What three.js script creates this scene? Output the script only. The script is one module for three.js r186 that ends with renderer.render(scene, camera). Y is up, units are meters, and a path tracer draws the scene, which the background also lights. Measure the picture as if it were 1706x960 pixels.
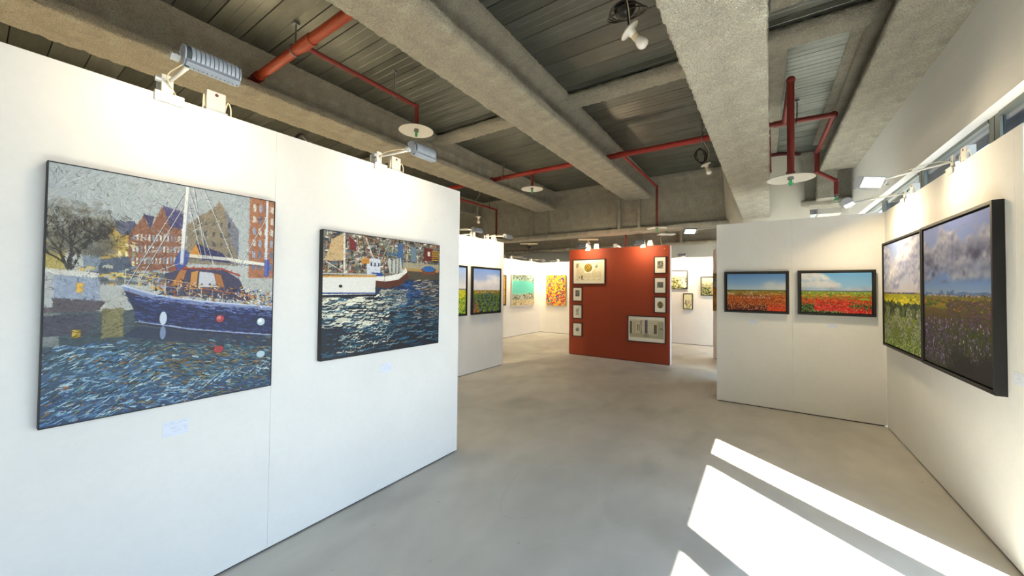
import * as THREE from 'three';
import { ImprovedNoise } from 'three/addons/math/ImprovedNoise.js';
import { mergeGeometries } from 'three/addons/utils/BufferGeometryUtils.js';
import { RoundedBoxGeometry } from 'three/addons/geometries/RoundedBoxGeometry.js';
import { RectAreaLightUniformsLib } from 'three/addons/lights/RectAreaLightUniformsLib.js';

// ------------------------------------------------------------------ camera, sky, sun, exposure
const scene = new THREE.Scene();
const camera = new THREE.PerspectiveCamera(2 * Math.atan(480 / 617.6) * 180 / Math.PI, 1706 / 960, 0.05, 300);
camera.rotation.order = 'YXZ';
camera.position.set(0, 1.545, 0);
camera.rotation.set(THREE.MathUtils.degToRad(1.225), THREE.MathUtils.degToRad(34.148), THREE.MathUtils.degToRad(0.553));
camera.setViewOffset(1706, 960, 0, 12.88, 1706, 960);   // the lens is shifted a little upwards
scene.add(camera);

const renderer = new THREE.WebGLRenderer({ antialias: true });
renderer.toneMapping = THREE.LinearToneMapping;
renderer.toneMappingExposure = 1.27;
renderer.shadowMap.enabled = true;

const SUN = new THREE.Vector3(0.788, 1.045, 0.615).normalize();
{ // hazy bright sky: white towards the horizon, pale blue overhead, a soft glow round the sun
  const w = 256, h = 128, d = new Float32Array(w * h * 4);
  for (let j = 0; j < h; j++) for (let i = 0; i < w; i++) {
    const el = ((j + 0.5) / h - 0.5) * Math.PI, az = ((i + 0.5) / w - 0.5) * 2 * Math.PI, y = Math.sin(el), x = Math.cos(az) * Math.cos(el), z = Math.sin(az) * Math.cos(el);
    const t = Math.pow(Math.max(0, y), 0.6), glow = 0.7 * Math.exp((x * SUN.x + y * SUN.y + z * SUN.z - 1) * 9), q = (j * w + i) * 4;
    d[q] = 0.83 - 0.42 * t + glow; d[q + 1] = 0.96 - 0.3 * t + glow; d[q + 2] = 1.1 - 0.08 * t + glow * 0.95; d[q + 3] = 1;
  }
  const sky = new THREE.DataTexture(d, w, h, THREE.RGBAFormat, THREE.FloatType);
  sky.mapping = THREE.EquirectangularReflectionMapping; sky.magFilter = THREE.LinearFilter; sky.needsUpdate = true;
  scene.background = sky;
}
scene.backgroundIntensity = 4;

const sun = new THREE.DirectionalLight(0xfff4e4, 50);
sun.name = 'sun';
sun.target.position.set(0, 0, -4);
sun.position.copy(SUN).multiplyScalar(30).add(sun.target.position);
sun.castShadow = true;
sun.shadow.mapSize.set(4096, 4096);
Object.assign(sun.shadow.camera, { left: -14, right: 14, top: 14, bottom: -14, near: 1, far: 70 });
scene.add(sun, sun.target);
RectAreaLightUniformsLib.init();
const LAMP_COLOR = new THREE.Color(1, 0.79, 0.5), LAMP_POWER = 0.9;

// ------------------------------------------------------------------ helpers
let seed = 12345;
const rnd = () => { seed = (seed + 0x6d2b79f5) | 0; let t = Math.imul(seed ^ (seed >>> 15), 1 | seed); t = (t + Math.imul(t ^ (t >>> 7), 61 | t)) ^ t; return ((t ^ (t >>> 14)) >>> 0) / 4294967296; };
const rr = (a, b) => a + (b - a) * rnd();
const noiseGen = new ImprovedNoise();
const N3 = (x, y, z) => noiseGen.noise(x, y, z);
const used = {};
function numbered(name) { const n = used[name] = (used[name] ?? -1) + 1; return n ? `${name}_${String(n).padStart(3, '0')}` : name; }
function mesh(name, geo, mat, parent = scene) { const m = new THREE.Mesh(geo, mat); m.name = parent === scene ? numbered(name) : name; parent.add(m); return m; }
function thing(name, label, category, pos = [0, 0, 0], turn = 0, group) {
  const o = new THREE.Group(); o.name = numbered(name); o.position.set(...pos); o.rotation.y = turn;
  o.userData = { label, category }; if (group) o.userData.group = group;
  scene.add(o); return o;
}
function struct(name, label, geo, mat) {
  const o = geo ? new THREE.Mesh(geo, mat) : new THREE.Group(); o.name = numbered(name);
  o.userData = { kind: 'structure', label }; scene.add(o); return o;
}
function copyOf(src, label, pos, turn) {
  const o = src.clone(); o.name = numbered(src.name.replace(/_\d{3}$/, '')); o.userData = { ...src.userData, label };
  o.position.set(...pos); o.rotation.y = turn; scene.add(o); return o;
}
const box = (w, h, d, x = 0, y = 0, z = 0) => new THREE.BoxGeometry(w, h, d).translate(x, y, z);
const span = (x0, x1, y0, y1, z0, z1) => box(x1 - x0, y1 - y0, z1 - z0, (x0 + x1) / 2, (y0 + y1) / 2, (z0 + z1) / 2);
const rbox = (w, h, d, r, x = 0, y = 0, z = 0) => new RoundedBoxGeometry(w, h, d, 2, r).translate(x, y, z);
function rod(a, b, r, seg = 16) {
  const A = new THREE.Vector3(...a), B = new THREE.Vector3(...b), d = B.clone().sub(A), g = new THREE.CylinderGeometry(r, r, d.length(), seg);
  g.applyQuaternion(new THREE.Quaternion().setFromUnitVectors(new THREE.Vector3(0, 1, 0), d.normalize()));
  return g.translate((A.x + B.x) / 2, (A.y + B.y) / 2, (A.z + B.z) / 2);
}
const wire = (pts, r, n = 40) => new THREE.TubeGeometry(new THREE.CatmullRomCurve3(pts.map((p) => new THREE.Vector3(...p))), n, r, 7);
function canvas(w, h) { const c = document.createElement('canvas'); c.width = w; c.height = h; return [c, c.getContext('2d')]; }
function canvasTex(c, srgb = true) { const t = new THREE.CanvasTexture(c); if (srgb) t.colorSpace = THREE.SRGBColorSpace; t.anisotropy = 8; return t; }
function dataTex(n, fn, srgb) {
  const d = new Uint8Array(n * n * 4);
  for (let j = 0; j < n; j++) for (let i = 0; i < n; i++) { const v = fn(i / n, j / n); const k = (j * n + i) * 4; d[k] = Math.min(255, v[0]); d[k + 1] = Math.min(255, v[1]); d[k + 2] = Math.min(255, v[2]); d[k + 3] = 255; }
  const t = new THREE.DataTexture(d, n, n); t.wrapS = t.wrapT = THREE.RepeatWrapping; t.magFilter = THREE.LinearFilter; t.minFilter = THREE.LinearMipmapLinearFilter; t.generateMipmaps = true;
  if (srgb) t.colorSpace = THREE.SRGBColorSpace; t.needsUpdate = true; return t;
}
// value noise that tiles after p cells
const hash = (x, y, s) => { let h = Math.imul(x, 374761393) ^ Math.imul(y, 668265263) ^ Math.imul(s, 2147483647); h = Math.imul(h ^ (h >>> 13), 1274126177); return ((h ^ (h >>> 16)) >>> 0) / 4294967296; };
function tile(u, v, p, s) {
  const x = u * p, y = v * p, i = Math.floor(x), j = Math.floor(y), f = x - i, g = y - j, a = f * f * (3 - 2 * f), b = g * g * (3 - 2 * g), w = (k) => ((k % p) + p) % p;
  const q = hash(w(i), w(j), s), r = hash(w(i + 1), w(j), s), t = hash(w(i), w(j + 1), s), o = hash(w(i + 1), w(j + 1), s);
  return q + (r - q) * a + (t - q) * b + (q - r - t + o) * a * b;
}
const fbm = (u, v, p, s, oct = 4) => { let a = 0.5, t = 0, m = 0; for (let k = 0; k < oct; k++) { t += a * tile(u, v, p << k, s + k); m += a; a *= 0.55; } return t / m; };
const clamp = (x, a = 0, b = 1) => Math.min(b, Math.max(a, x));

// ------------------------------------------------------------------ materials
const std = (o) => new THREE.MeshStandardMaterial(o);
const sprayBump = dataTex(1024, (u, v) => { const n = 0.55 * fbm(u, v, 110, 3, 2) + 0.45 * fbm(u, v, 260, 9, 1); const pit = Math.pow(clamp((n - 0.36) / 0.34), 0.8); const g = 255 * pit; return [g, g, g]; });
const sprayMap = dataTex(1024, (u, v) => { const n = 0.55 * fbm(u, v, 110, 3, 2) + 0.45 * fbm(u, v, 260, 9, 1), big = fbm(u, v, 5, 21, 3); const k = (0.78 + 0.22 * clamp((n - 0.32) / 0.18)) * (0.92 + 0.16 * big); return [253 * k, 246 * k, 226 * k]; }, true);
const sprayMat = std({ map: sprayMap, bumpMap: sprayBump, bumpScale: 0.028, roughness: 1 });
const plaster = dataTex(512, (u, v) => { const n = fbm(u, v, 24, 5, 4); return [n * 255, n * 255, n * 255]; });
const plasterTint = (r, g, b, s) => dataTex(512, (u, v) => { const k = 0.965 + 0.035 * fbm(u, v, 4, s, 4) * 2 * 0.5 + 0.012 * (fbm(u, v, 60, s + 7, 2) - 0.5); return [r * k, g * k, b * k]; }, true);
const whiteMat = std({ map: plasterTint(234, 233, 229, 31), bumpMap: plaster, bumpScale: 0.0008, roughness: 0.8 });
const redMat = std({ map: plasterTint(146, 55, 22, 41), bumpMap: plaster, bumpScale: 0.0006, roughness: 0.7 });
const shellMat = std({ color: 0xdcdad2, bumpMap: plaster, bumpScale: 0.001, roughness: 0.9 });
const darkGap = std({ color: 0x1c1b19, roughness: 0.9 });
const steelMap = dataTex(1024, (u, v) => { const streak = fbm(u * 0.5, v, 64, 55, 3), blot = fbm(u, v, 6, 66, 4), speck = hash(Math.floor(u * 1024), Math.floor(v * 1024), 7) > 0.9985 ? 70 : 0; const k = 0.8 + 0.1 * streak + 0.28 * blot; return [124 * k + speck, 128 * k + speck, 122 * k + speck]; }, true);
const deckMats = [0, 1, 2].map((k) => std({ map: steelMap, color: new THREE.Color().setScalar(0.72 + 0.1 * k), metalness: 0.7, roughness: 0.44 + 0.04 * k }));
const lampWhite = std({ color: 0xd0d2d0, roughness: 0.45, metalness: 0.1 });
const lampGrey = std({ color: 0xb4bbc6, roughness: 0.45, metalness: 0.25 });
const lampDark = std({ color: 0x4a4f56, roughness: 0.6 });
const cream = std({ color: 0xe4dcc0, roughness: 0.6 });
const glow = std({ color: 0xffffff, emissive: new THREE.Color(1, 0.93, 0.76), emissiveIntensity: 7, roughness: 0.4 });
const pipeRed = std({ color: 0x76251f, roughness: 0.55 });
const pipeOrange = std({ color: 0x8f300c, roughness: 0.6 });
const pipeBright = std({ color: 0x962a22, roughness: 0.55 });
const zinc = std({ color: 0x85888a, metalness: 0.7, roughness: 0.45 });
const discWhite = std({ color: 0xe9e7df, roughness: 0.5, side: THREE.DoubleSide });
const greenGlass = new THREE.MeshPhysicalMaterial({ color: 0x2f9a5c, roughness: 0.15, clearcoat: 0.5 });
const blackFrame = std({ color: 0x0e0e10, roughness: 0.55 });
const blackEdge = std({ color: 0x16181c, roughness: 0.7 });
const blackPlastic = std({ color: 0x121212, roughness: 0.35 });
const porcelain = new THREE.MeshPhysicalMaterial({ color: 0xe6e2da, roughness: 0.3, clearcoat: 0.4 });
const bulbGlass = new THREE.MeshPhysicalMaterial({ color: 0xf2ece6, roughness: 0.25, clearcoat: 0.6 });
const matBoard = std({ color: 0xe9e3d2, roughness: 0.9 });
const mullionMat = std({ color: 0x6d7470, roughness: 0.45, metalness: 0.4 });
const navy = new THREE.MeshPhysicalMaterial({ color: 0x1a2638, roughness: 0.85, specularIntensity: 0.25 });
const glass = new THREE.MeshPhysicalMaterial({ color: 0xf4f8fa, roughness: 0, transmission: 1, thickness: 0, ior: 1.5 });

// ------------------------------------------------------------------ building shell
const DECK = 4.02, X0 = -9.5, X1 = 1.25, ZB = -13.5, ZF = 5;
{
  const [c, g] = canvas(2048, 2048);
  g.fillStyle = '#9c9b97'; g.fillRect(0, 0, 2048, 2048);
  const im = g.getImageData(0, 0, 2048, 2048), d = im.data;
  for (let j = 0; j < 2048; j++) for (let i = 0; i < 2048; i++) {
    const u = i / 2048, v = j / 2048, wx = fbm(u, v, 7, 11, 4), wy = fbm(u, v, 9, 17, 4);
    const a = fbm(u + wx * 0.09, v + wy * 0.06, 10, 23, 5), b = fbm(u + wy * 0.02, v * 1.0 + wx * 0.05, 60, 37, 3), tr = fbm(u + wx * 0.05, v, 22, 91, 3);
    const k = 1 + 0.2 * (a - 0.5) + 0.1 * (b - 0.5) - 0.1 * clamp((tr - 0.6) * 4) + 0.1 * clamp((wx - 0.62) * 6) , q = (j * 2048 + i) * 4;
    d[q] = 186 * k; d[q + 1] = 184 * k; d[q + 2] = 177 * k;
  }
  g.putImageData(im, 0, 0);
  // thin trowel scratches and drips
  for (let k = 0; k < 260; k++) { g.strokeStyle = `rgba(${rnd() > 0.5 ? '215,214,210' : '90,90,88'},${rr(0.03, 0.12)})`; g.lineWidth = rr(0.6, 1.6); g.beginPath(); const x = rr(0, 2048), y = rr(0, 2048); g.moveTo(x, y); g.quadraticCurveTo(x + rr(-60, 60), y + rr(-60, 60), x + rr(-140, 140), y + rr(-90, 90)); g.stroke(); }
  for (let k = 0; k < 500; k++) { g.fillStyle = `rgba(70,70,68,${rr(0.08, 0.3)})`; g.beginPath(); g.arc(rr(0, 2048), rr(0, 2048), rr(0.5, 1.5), 0, 7); g.fill(); }
  const rough = dataTex(512, (u, v) => { const n = 255 * (0.62 + 0.5 * (fbm(u, v, 7, 19, 5) - 0.5)); return [n, n, n]; }); rough.repeat.set(4, 4);
  const fine = dataTex(512, (u, v) => { const n = 255 * fbm(u, v, 30, 29, 4); return [n, n, n]; }); fine.repeat.set(12, 12);
  const floor = struct('floor', 'polished grey concrete floor with cloudy mottling', span(X0, X1 + 0.3, -0.25, 0, ZB, ZF), std({ map: canvasTex(c), roughness: 0.85, roughnessMap: rough, bumpMap: fine, bumpScale: 0.0006 }));
  floor.receiveShadow = true;
}
struct('ground', 'pale paving outside the building', span(-40, 40, -0.5, -0.26, -50, 40), std({ color: 0x57544f, roughness: 0.9 }));
struct('wall_left', 'far left building wall', span(X0 - 0.3, X0, -0.2, 4.4, ZB - 0.3, ZF + 0.3), shellMat);
struct('wall_back', 'building wall behind the back girders', span(X0, X1 + 0.3, -0.2, 4.4, ZB - 0.3, ZB), std({ color: 0xc9cdca, bumpMap: plaster, bumpScale: 0.001, roughness: 0.9 }));
struct('wall_front', 'building wall behind the camera', span(X0, X1 + 0.3, -0.2, 4.4, ZF, ZF + 0.3), shellMat);
const HEAD = 2.777;
struct('wall_right', 'smooth white upper wall above the window band', span(X1, X1 + 0.095, HEAD, 4.4, ZB, ZF), whiteMat);

// ceiling: slab and long steel deck panels that run from wall to wall
{
  const ceiling = struct('ceiling', 'steel deck ceiling between sprayed beams');
  mesh('slab', span(X0, X1 + 0.3, DECK + 0.021, DECK + 0.4, ZB, ZF), std({ color: 0x0c0c0b, roughness: 1 }), ceiling);
  const P = 0.261, len = X1 - X0, s = new THREE.Shape([[0.005, 0.02], [0.005, 0], [0.08, 0], [0.084, 0.003], [0.088, 0], [0.17, 0], [0.174, 0.003], [0.178, 0], [0.256, 0], [0.256, 0.02]].map((p) => new THREE.Vector2(...p)));
  const variants = [0, 1, 2].map((k) => {
    const g = new THREE.ExtrudeGeometry(s, { depth: len, bevelEnabled: false, steps: 1 }).rotateY(Math.PI / 2);   // now along +x, width towards -z
    const p = g.attributes.position, uv = g.attributes.uv;
    for (let i = 0; i < p.count; i++) uv.setXY(i, p.getX(i) / 2.2 + k * 0.37, (p.getZ(i) + p.getY(i)) / 1.1 + k * 0.29);
    return g;
  });
  for (let k = -18; k < 51; k++) {
    const z = -0.184 - k * P; if (z > ZF || z - P < ZB) continue;
    const m = mesh('deck_panel', variants[(k + 30) % 3], deckMats[(k * 7 + 300) % 3], ceiling);
    m.position.set(X0, DECK, z);
  }
}

struct('wall_right_near', 'solid wall beside the camera where the windows end', span(X1, X1 + 0.3, -0.2, HEAD, 1.3, ZF), whiteMat);
// windows along the right wall
struct('wall_right_outside', 'dark blue outer cladding above the window band', span(X1 + 0.095, X1 + 0.3, HEAD + 0.06, 4.4, ZB, ZF), navy);
{
  const zs = [ZB, -12.6, -11.15, -9.72, -8.29, -6.852, -5.408, -3.979, -2.43, -1.125, 0.12, 1.3];
  for (let k = 0; k + 1 < zs.length; k++) {
    const a = zs[k] + (k ? 0.0725 : 0), b = zs[k + 1] - (k + 2 < zs.length ? 0.0725 : 0);
    const w = struct(`window_${k + 1}`, 'tall window pane of the right wall between grey mullions');
    mesh('frame', mergeGeometries([span(1.325, 1.36, HEAD - 0.03, HEAD + 0.01, a, b), span(1.3, 1.42, 0, 0.08, a, b)]), mullionMat, w);
    mesh('pane', span(1.344, 1.35, 0.08, HEAD - 0.03, a, b), glass, w);
    if (k) for (const [p, q] of [[-0.0725, -0.006], [0.006, 0.0725]]) mesh('mullion', span(1.33, 1.352, 0, HEAD, zs[k] + p, zs[k] + q), mullionMat, w);
    if (k) mesh('outer_fin', span(1.352, 1.53, 0, HEAD + 0.1, zs[k] - 0.06, zs[k] + 0.06), navy, w);
  }
  const canopy = struct('canopy', 'dark blue metal canopy outside above the windows');
  for (let z = -6.3; z < ZF; z += 1.4375) mesh('canopy_panel', span(1.56, 1.9, 3.054, 3.2, z + 0.004, Math.min(z + 1.4335, ZF)), navy, canopy);
  mesh('fascia', span(1.545, 1.575, 2.9, 3.25, -6.3, ZF), navy, canopy);
}

// ------------------------------------------------------------------ sprayed steel beams
function roundPoly(pts, r) {
  const out = [];
  for (let i = 0; i < pts.length; i++) {
    const p = pts[i], a = pts[(i + pts.length - 1) % pts.length], b = pts[(i + 1) % pts.length];
    const da = Math.hypot(a[0] - p[0], a[1] - p[1]), db = Math.hypot(b[0] - p[0], b[1] - p[1]), q = Math.min(r, da * 0.45, db * 0.45);
    const A = [p[0] + (a[0] - p[0]) * q / da, p[1] + (a[1] - p[1]) * q / da], B = [p[0] + (b[0] - p[0]) * q / db, p[1] + (b[1] - p[1]) * q / db];
    for (let t = 0; t <= 1; t += 0.25) out.push([(1 - t) * (1 - t) * A[0] + 2 * t * (1 - t) * p[0] + t * t * B[0], (1 - t) * (1 - t) * A[1] + 2 * t * (1 - t) * p[1] + t * t * B[1]]);
  }
  return out;
}
// a closed profile (counter-clockwise seen from +z, lateral x and height y) swept from z = 0 to z = -len, roughened like sprayed fireproofing
function sprayed(profile, len, step = 0.03, amp = 0.008, so = 0) {
  const ring = [];
  for (let i = 0; i < profile.length; i++) {
    const a = profile[i], b = profile[(i + 1) % profile.length], L = Math.hypot(b[0] - a[0], b[1] - a[1]), n = Math.max(1, Math.round(L / step));
    for (let k = 0; k < n; k++) ring.push([a[0] + (b[0] - a[0]) * k / n, a[1] + (b[1] - a[1]) * k / n]);
  }
  ring.push(ring[0]);
  const M = ring.length, R = Math.max(2, Math.round(len / step)) + 1, pos = [], uv = [], idx = [];
  let per = [0]; for (let i = 1; i < M; i++) per[i] = per[i - 1] + Math.hypot(ring[i][0] - ring[i - 1][0], ring[i][1] - ring[i - 1][1]);
  for (let j = 0; j < R; j++) for (let i = 0; i < M; i++) {
    const z = -len * j / (R - 1), a = ring[(i + M - 2) % (M - 1)], b = ring[(i + 1) % (M - 1)], p = ring[i];
    let nx = b[1] - a[1], ny = -(b[0] - a[0]); const l = Math.hypot(nx, ny) || 1; nx /= l; ny /= l;
    const d = amp * (N3(p[0] * 24 + so, p[1] * 24, z * 24) + 0.8 * N3(p[0] * 9, p[1] * 9 + so, z * 9) + 0.9 * N3(p[0] * 48, p[1] * 48, z * 48 + so));
    pos.push(p[0] + nx * d, p[1] + ny * d, z); uv.push(per[i] / 0.55, z / 0.55);
  }
  for (let j = 0; j + 1 < R; j++) for (let i = 0; i + 1 < M; i++) { const a = j * M + i, b = a + 1, c = a + M, e = c + 1; idx.push(a, c, b, b, c, e); }
  const flat = ring.slice(0, M - 1).map((p) => new THREE.Vector2(...p)), tris = THREE.ShapeUtils.triangulateShape(flat, []);
  for (const [row, flip] of [[0, false], [R - 1, true]]) {   // end caps with a plane layout of their own
    const at = pos.length / 3; for (let k = 0; k < M - 1; k++) { const o = (row * M + k) * 3; pos.push(pos[o], pos[o + 1], pos[o + 2]); uv.push(pos[o] / 0.55, pos[o + 1] / 0.55); }
    for (const t of tris) { const q = t.map((k) => at + k); idx.push(...(flip ? [q[0], q[2], q[1]] : q)); }
  }
  const g = new THREE.BufferGeometry();
  g.setAttribute('position', new THREE.Float32BufferAttribute(pos, 3)); g.setAttribute('uv', new THREE.Float32BufferAttribute(uv, 2)); g.setIndex(idx);
  g.computeVertexNormals(); return g;
}
function iProfile(w, b, top, tf = 0.085, tw = 0.15, wt = w, r = 0.03) {
  const h = w / 2, k = tw / 2, g = wt / 2;
  return roundPoly([[-h, b], [h, b], [h, b + tf], [k, b + tf + 0.02], [k, top - tf - 0.02], [g, top - tf], [g, top], [-g, top], [-g, top - tf], [-k, top - tf - 0.02], [-k, b + tf + 0.02], [-h, b + tf]], r);
}
function beam(label, prof, from, to, opt = {}) {   // from/to: [x, z] of the axis
  const dx = to[0] - from[0], dz = to[1] - from[1], len = Math.hypot(dx, dz);
  const m = struct('ceiling_beam', label, sprayed(prof, len, opt.step, opt.amp, opt.so), sprayMat);
  m.position.set(from[0], 0, from[1]); m.rotation.y = Math.atan2(-dx, -dz); return m;
}
const T = DECK + 0.01;
beam('sprayed beam hidden behind the long left partition', iProfile(0.6, 3.57, T), [-7.08, 1], [-7.05, -8.55], { step: 0.05, so: 1 });
beam('sprayed steel beam just above the long left partition', iProfile(0.58, 3.57, T), [-4.605, 1], [-4.69, -8.55], { so: 2, step: 0.028 });
beam('sprayed steel beam in the middle of the ceiling', iProfile(0.56, 3.57, T), [-2.265, 1], [-2.345, -8.55], { so: 3, step: 0.02 });
beam('deep sprayed girder that ends at the white column', iProfile(0.425, 2.87, T, 0.12, 0.34), [-0.235, 0.6], [-0.108, -8.12], { so: 4, step: 0.018 });
beam('sprayed steel beam along the white upper right wall', iProfile(0.5, 3.57, T), [1.055, 1], [1.04, -8.1], { so: 5, step: 0.028 });
beam('sprayed cross girder in front of the back wall, left of the column', iProfile(0.4, 2.84, T, 0.1, 0.16), [X0, -8.6], [-0.5, -8.6], { so: 6, step: 0.035 });
beam('short sprayed girder between the column and right wall', iProfile(0.4, 3.05, T, 0.1, 0.16), [0.5, -8.55], [X1, -8.55], { so: 7, step: 0.03 });
beam('second sprayed girder above the back partition', iProfile(0.4, 2.88, T, 0.08, 0.16), [X0, -11.95], [X1, -11.95], { so: 8, step: 0.05 });
for (const [a, b, so, l] of [[-4.5, -2.4, 11, 'short sprayed cross beam left of the middle beam'], [-2.2, -0.3, 12, 'short sprayed cross beam right of the middle beam'], [-0.1, 0.98, 13, 'short sprayed cross beam beside the white upper right wall'], [-6.95, -4.7, 14, 'short sprayed cross beam above the long left partition']])
  beam(l, roundPoly([[-0.12, 3.9], [0.12, 3.9], [0.12, 3.98], [0.07, T], [-0.07, T], [-0.12, 3.98]], 0.025), [a, -4.33], [b, -4.33], { so, step: 0.025, amp: 0.01 });
for (const [x0, x1, z0, z1, so] of [[0.06, 0.22, -4.3, -8.1, 31], [0.7, 0.84, -4.3, -8.0, 32], [0.06, 0.42, 0.5, -3.95, 33]]) { // spray that landed on the deck beside the girder
  const m = struct('overspray', 'sprayed coat on the deck beside a girder', sprayed([[x0, DECK - 0.012], [x1 - 0.02, DECK - 0.01], [x1, DECK + 0.005], [x0, DECK + 0.005]], z0 - z1, 0.03, 0.008, so), sprayMat); m.position.z = z0;
}
{ // beam seat at the right end and stiffener plates on both girders
  const s = struct('beam_seat', 'sprayed block under the right beam end', sprayed(roundPoly([[-0.13, 3.12], [0.13, 3.12], [0.13, 3.57], [-0.13, 3.57]], 0.02), 0.3, 0.02, 0.008, 21), sprayMat);
  s.position.set(0.9, 0, -8.1);
  for (const [x, z, b] of [[-5.09, -8.51, 2.93], [-4.635, -8.51, 2.93], [-2.747, -8.51, 2.93], [-2.298, -8.51, 2.93], [-6.9, -8.51, 2.93], [-7.3, -8.51, 2.93], [-5.6, -11.86, 2.95], [-3.1, -11.86, 2.95], [-2.0, -11.86, 2.95]]) {
    const m = struct('girder_stiffener', 'sprayed upright plate on a cross girder', sprayed(roundPoly([[-0.025, b], [0.025, b], [0.025, T], [-0.025, T]], 0.008), 0.14, 0.03, 0.004, x), sprayMat);
    m.position.set(x, 0, z + 0.12);
  }
}
{ // white clad column, leaning a little
  const col = struct('column', 'broad smooth white round column');
  mesh('shaft', new THREE.CylinderGeometry(0.69, 0.69, 4.06, 72).translate(0, 2.03, 0), std({ color: 0xd9d5c8, roughness: 0.8, bumpMap: plaster, bumpScale: 0.0008 }), col);
  mesh('red_paint_ring', new THREE.TorusGeometry(0.7, 0.035, 10, 60, Math.PI).rotateX(Math.PI / 2).translate(0, 3.99, 0), std({ color: 0x4d1a1c, roughness: 0.9 }), col);
  col.position.set(0.175, 0, -8.78); col.rotation.z = 0.05;
}

// ------------------------------------------------------------------ exhibition partitions
const TOP = 2.468;
// local frame: x along the wall, y up, z out of the shown face; panels stand on a recessed dark rail
function partition(label, seams, thick, pos, turn, mat, height = TOP) {
  const t = thing('exhibition_partition', label, 'partition wall', pos, turn);
  for (let k = 0; k + 1 < seams.length; k++) {
    const a = seams[k] + (k ? 0.0004 : 0), b = seams[k + 1] - (k + 2 < seams.length ? 0.0004 : 0);
    const g = new RoundedBoxGeometry(b - a, height - 0.012, thick, 2, 0.0007).translate((a + b) / 2, height / 2 + 0.006, -thick / 2), p = g.attributes.position, uv = g.attributes.uv, n = g.attributes.normal;
    for (let i = 0; i < p.count; i++) uv.setXY(i, (Math.abs(n.getX(i)) > 0.7 ? p.getZ(i) : p.getX(i)) / 1.4, p.getY(i) / 1.4);
    mesh('wall_panel', g, mat, t);
  }
  mesh('base_rail', span(seams[0] + 0.02, seams.at(-1) - 0.02, 0, 0.013, -thick + 0.015, -0.012), darkGap, t);
  return t;
}
const Q = Math.PI / 2;
partition('long white partition at the left that carries the two harbour paintings', [-3.4, -1.6, 0.025, 1.645], 0.1, [-2.407, 0, -1.0], Q, whiteMat);
partition('white partition behind the long left one, with two green landscape paintings', [-2.2, -0.9, 0.36, 1.62], 0.1, [-4.36, 0, -4.5], Q, whiteMat);
partition('white partition at the back left with the turquoise canvas', [-3.2, -1.9, -0.6, 0.7, 2.04], 0.1, [-6.62, 0, -9.5], Q, whiteMat);
partition('long white partition across the back with the flower canvas', [-4.3, -3.08, -1.86, -0.64, 0.58, 1.8, 3.02, 3.9], 0.1, [-2.75, 0, -11.54], 0, whiteMat);
mesh('edge_strip', span(1.124, 1.128, 0.006, TOP - 0.006, -0.14, -0.002), whiteMat, partition('rust red freestanding partition with nine framed black and white prints', [-1.124, -0.056, 1.124], 0.14, [-2.704, 0, -8.08], 0, redMat));
partition('white partition facing the camera at the right with two poppy field paintings', [-0.853, 0.0, 0.858], 0.1, [0.307, 0, -5.95], 0, whiteMat);
partition('white partition along the window wall at the far right', [-1.38, 0, 1.29, 1.377], 0.07, [1.165, 0, -4.57], -Q, whiteMat);
partition('short white partition hidden behind the right one, seen by its lamp arm', [-0.6, 0.6], 0.08, [-0.54, 0, -6.68], -Q, whiteMat);
partition('white partition at the back right behind the brown canvas edge', [0, 1.05, 2.1], 0.08, [-0.942, 0, -9.5], 0, whiteMat);
partition('white partition deep in the left room, screened by the long left one', [-2.75, -1.4, 0, 1.4, 2.75], 0.1, [-6.62, 0, -1.3], Q, whiteMat);

// ------------------------------------------------------------------ pictures: what is painted or printed on each canvas and sheet
const poly = (g, pts, f) => { g.fillStyle = f; g.beginPath(); pts.forEach((p, i) => (i ? g.lineTo(p[0] * W, p[1] * H) : g.moveTo(p[0] * W, p[1] * H))); g.closePath(); g.fill(); };
const line = (g, pts, s, w) => { g.strokeStyle = s; g.lineWidth = w; g.lineCap = g.lineJoin = 'round'; g.beginPath(); pts.forEach((p, i) => (i ? g.lineTo(p[0] * W, p[1] * H) : g.moveTo(p[0] * W, p[1] * H))); g.stroke(); };
const dot = (g, x, y, rx, ry, f, a = 0) => { g.fillStyle = f; g.beginPath(); g.ellipse(x * W, y * H, rx * W, ry * H, a, 0, 7); g.fill(); };
const rect = (g, x, y, w, h, f) => { g.fillStyle = f; g.fillRect(x * W, y * H, w * W, h * H); };
const pick = (a) => a[Math.floor(rnd() * a.length)];
let W = 1, H = 1;
function sheet(w, h, base) { [W, H] = [w, h]; const [c, g] = canvas(w, h); g.fillStyle = base; g.fillRect(0, 0, w, h); return [c, g]; }
// redraw what is there as n brush strokes whose colour is taken from the picture itself
function brush(c, g, n, len, wid, angle, jit = 22, alpha = 0.9, area = [0, 0, 1, 1]) {
  const w = c.width, h = c.height, d = g.getImageData(0, 0, w, h).data; g.lineCap = 'round';
  for (let k = 0; k < n; k++) {
    const u = rr(area[0], area[2]), v = rr(area[1], area[3]), x = u * w, y = v * h, q = (Math.min(h - 1, y | 0) * w + Math.min(w - 1, x | 0)) * 4, j = rr(-jit, jit), a = angle(u, v), l = len * rr(0.4, 1.2);
    g.strokeStyle = `rgba(${clamp(d[q] + j + rr(-6, 6), 0, 255) | 0},${clamp(d[q + 1] + j, 0, 255) | 0},${clamp(d[q + 2] + j + rr(-6, 6), 0, 255) | 0},${alpha})`;
    g.lineWidth = wid * rr(0.5, 1.3); g.beginPath(); g.moveTo(x - Math.cos(a) * l, y - Math.sin(a) * l);
    g.quadraticCurveTo(x + rr(-1, 1) * wid, y + rr(-1, 1) * wid, x + Math.cos(a) * l, y + Math.sin(a) * l); g.stroke();
  }
}
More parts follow.
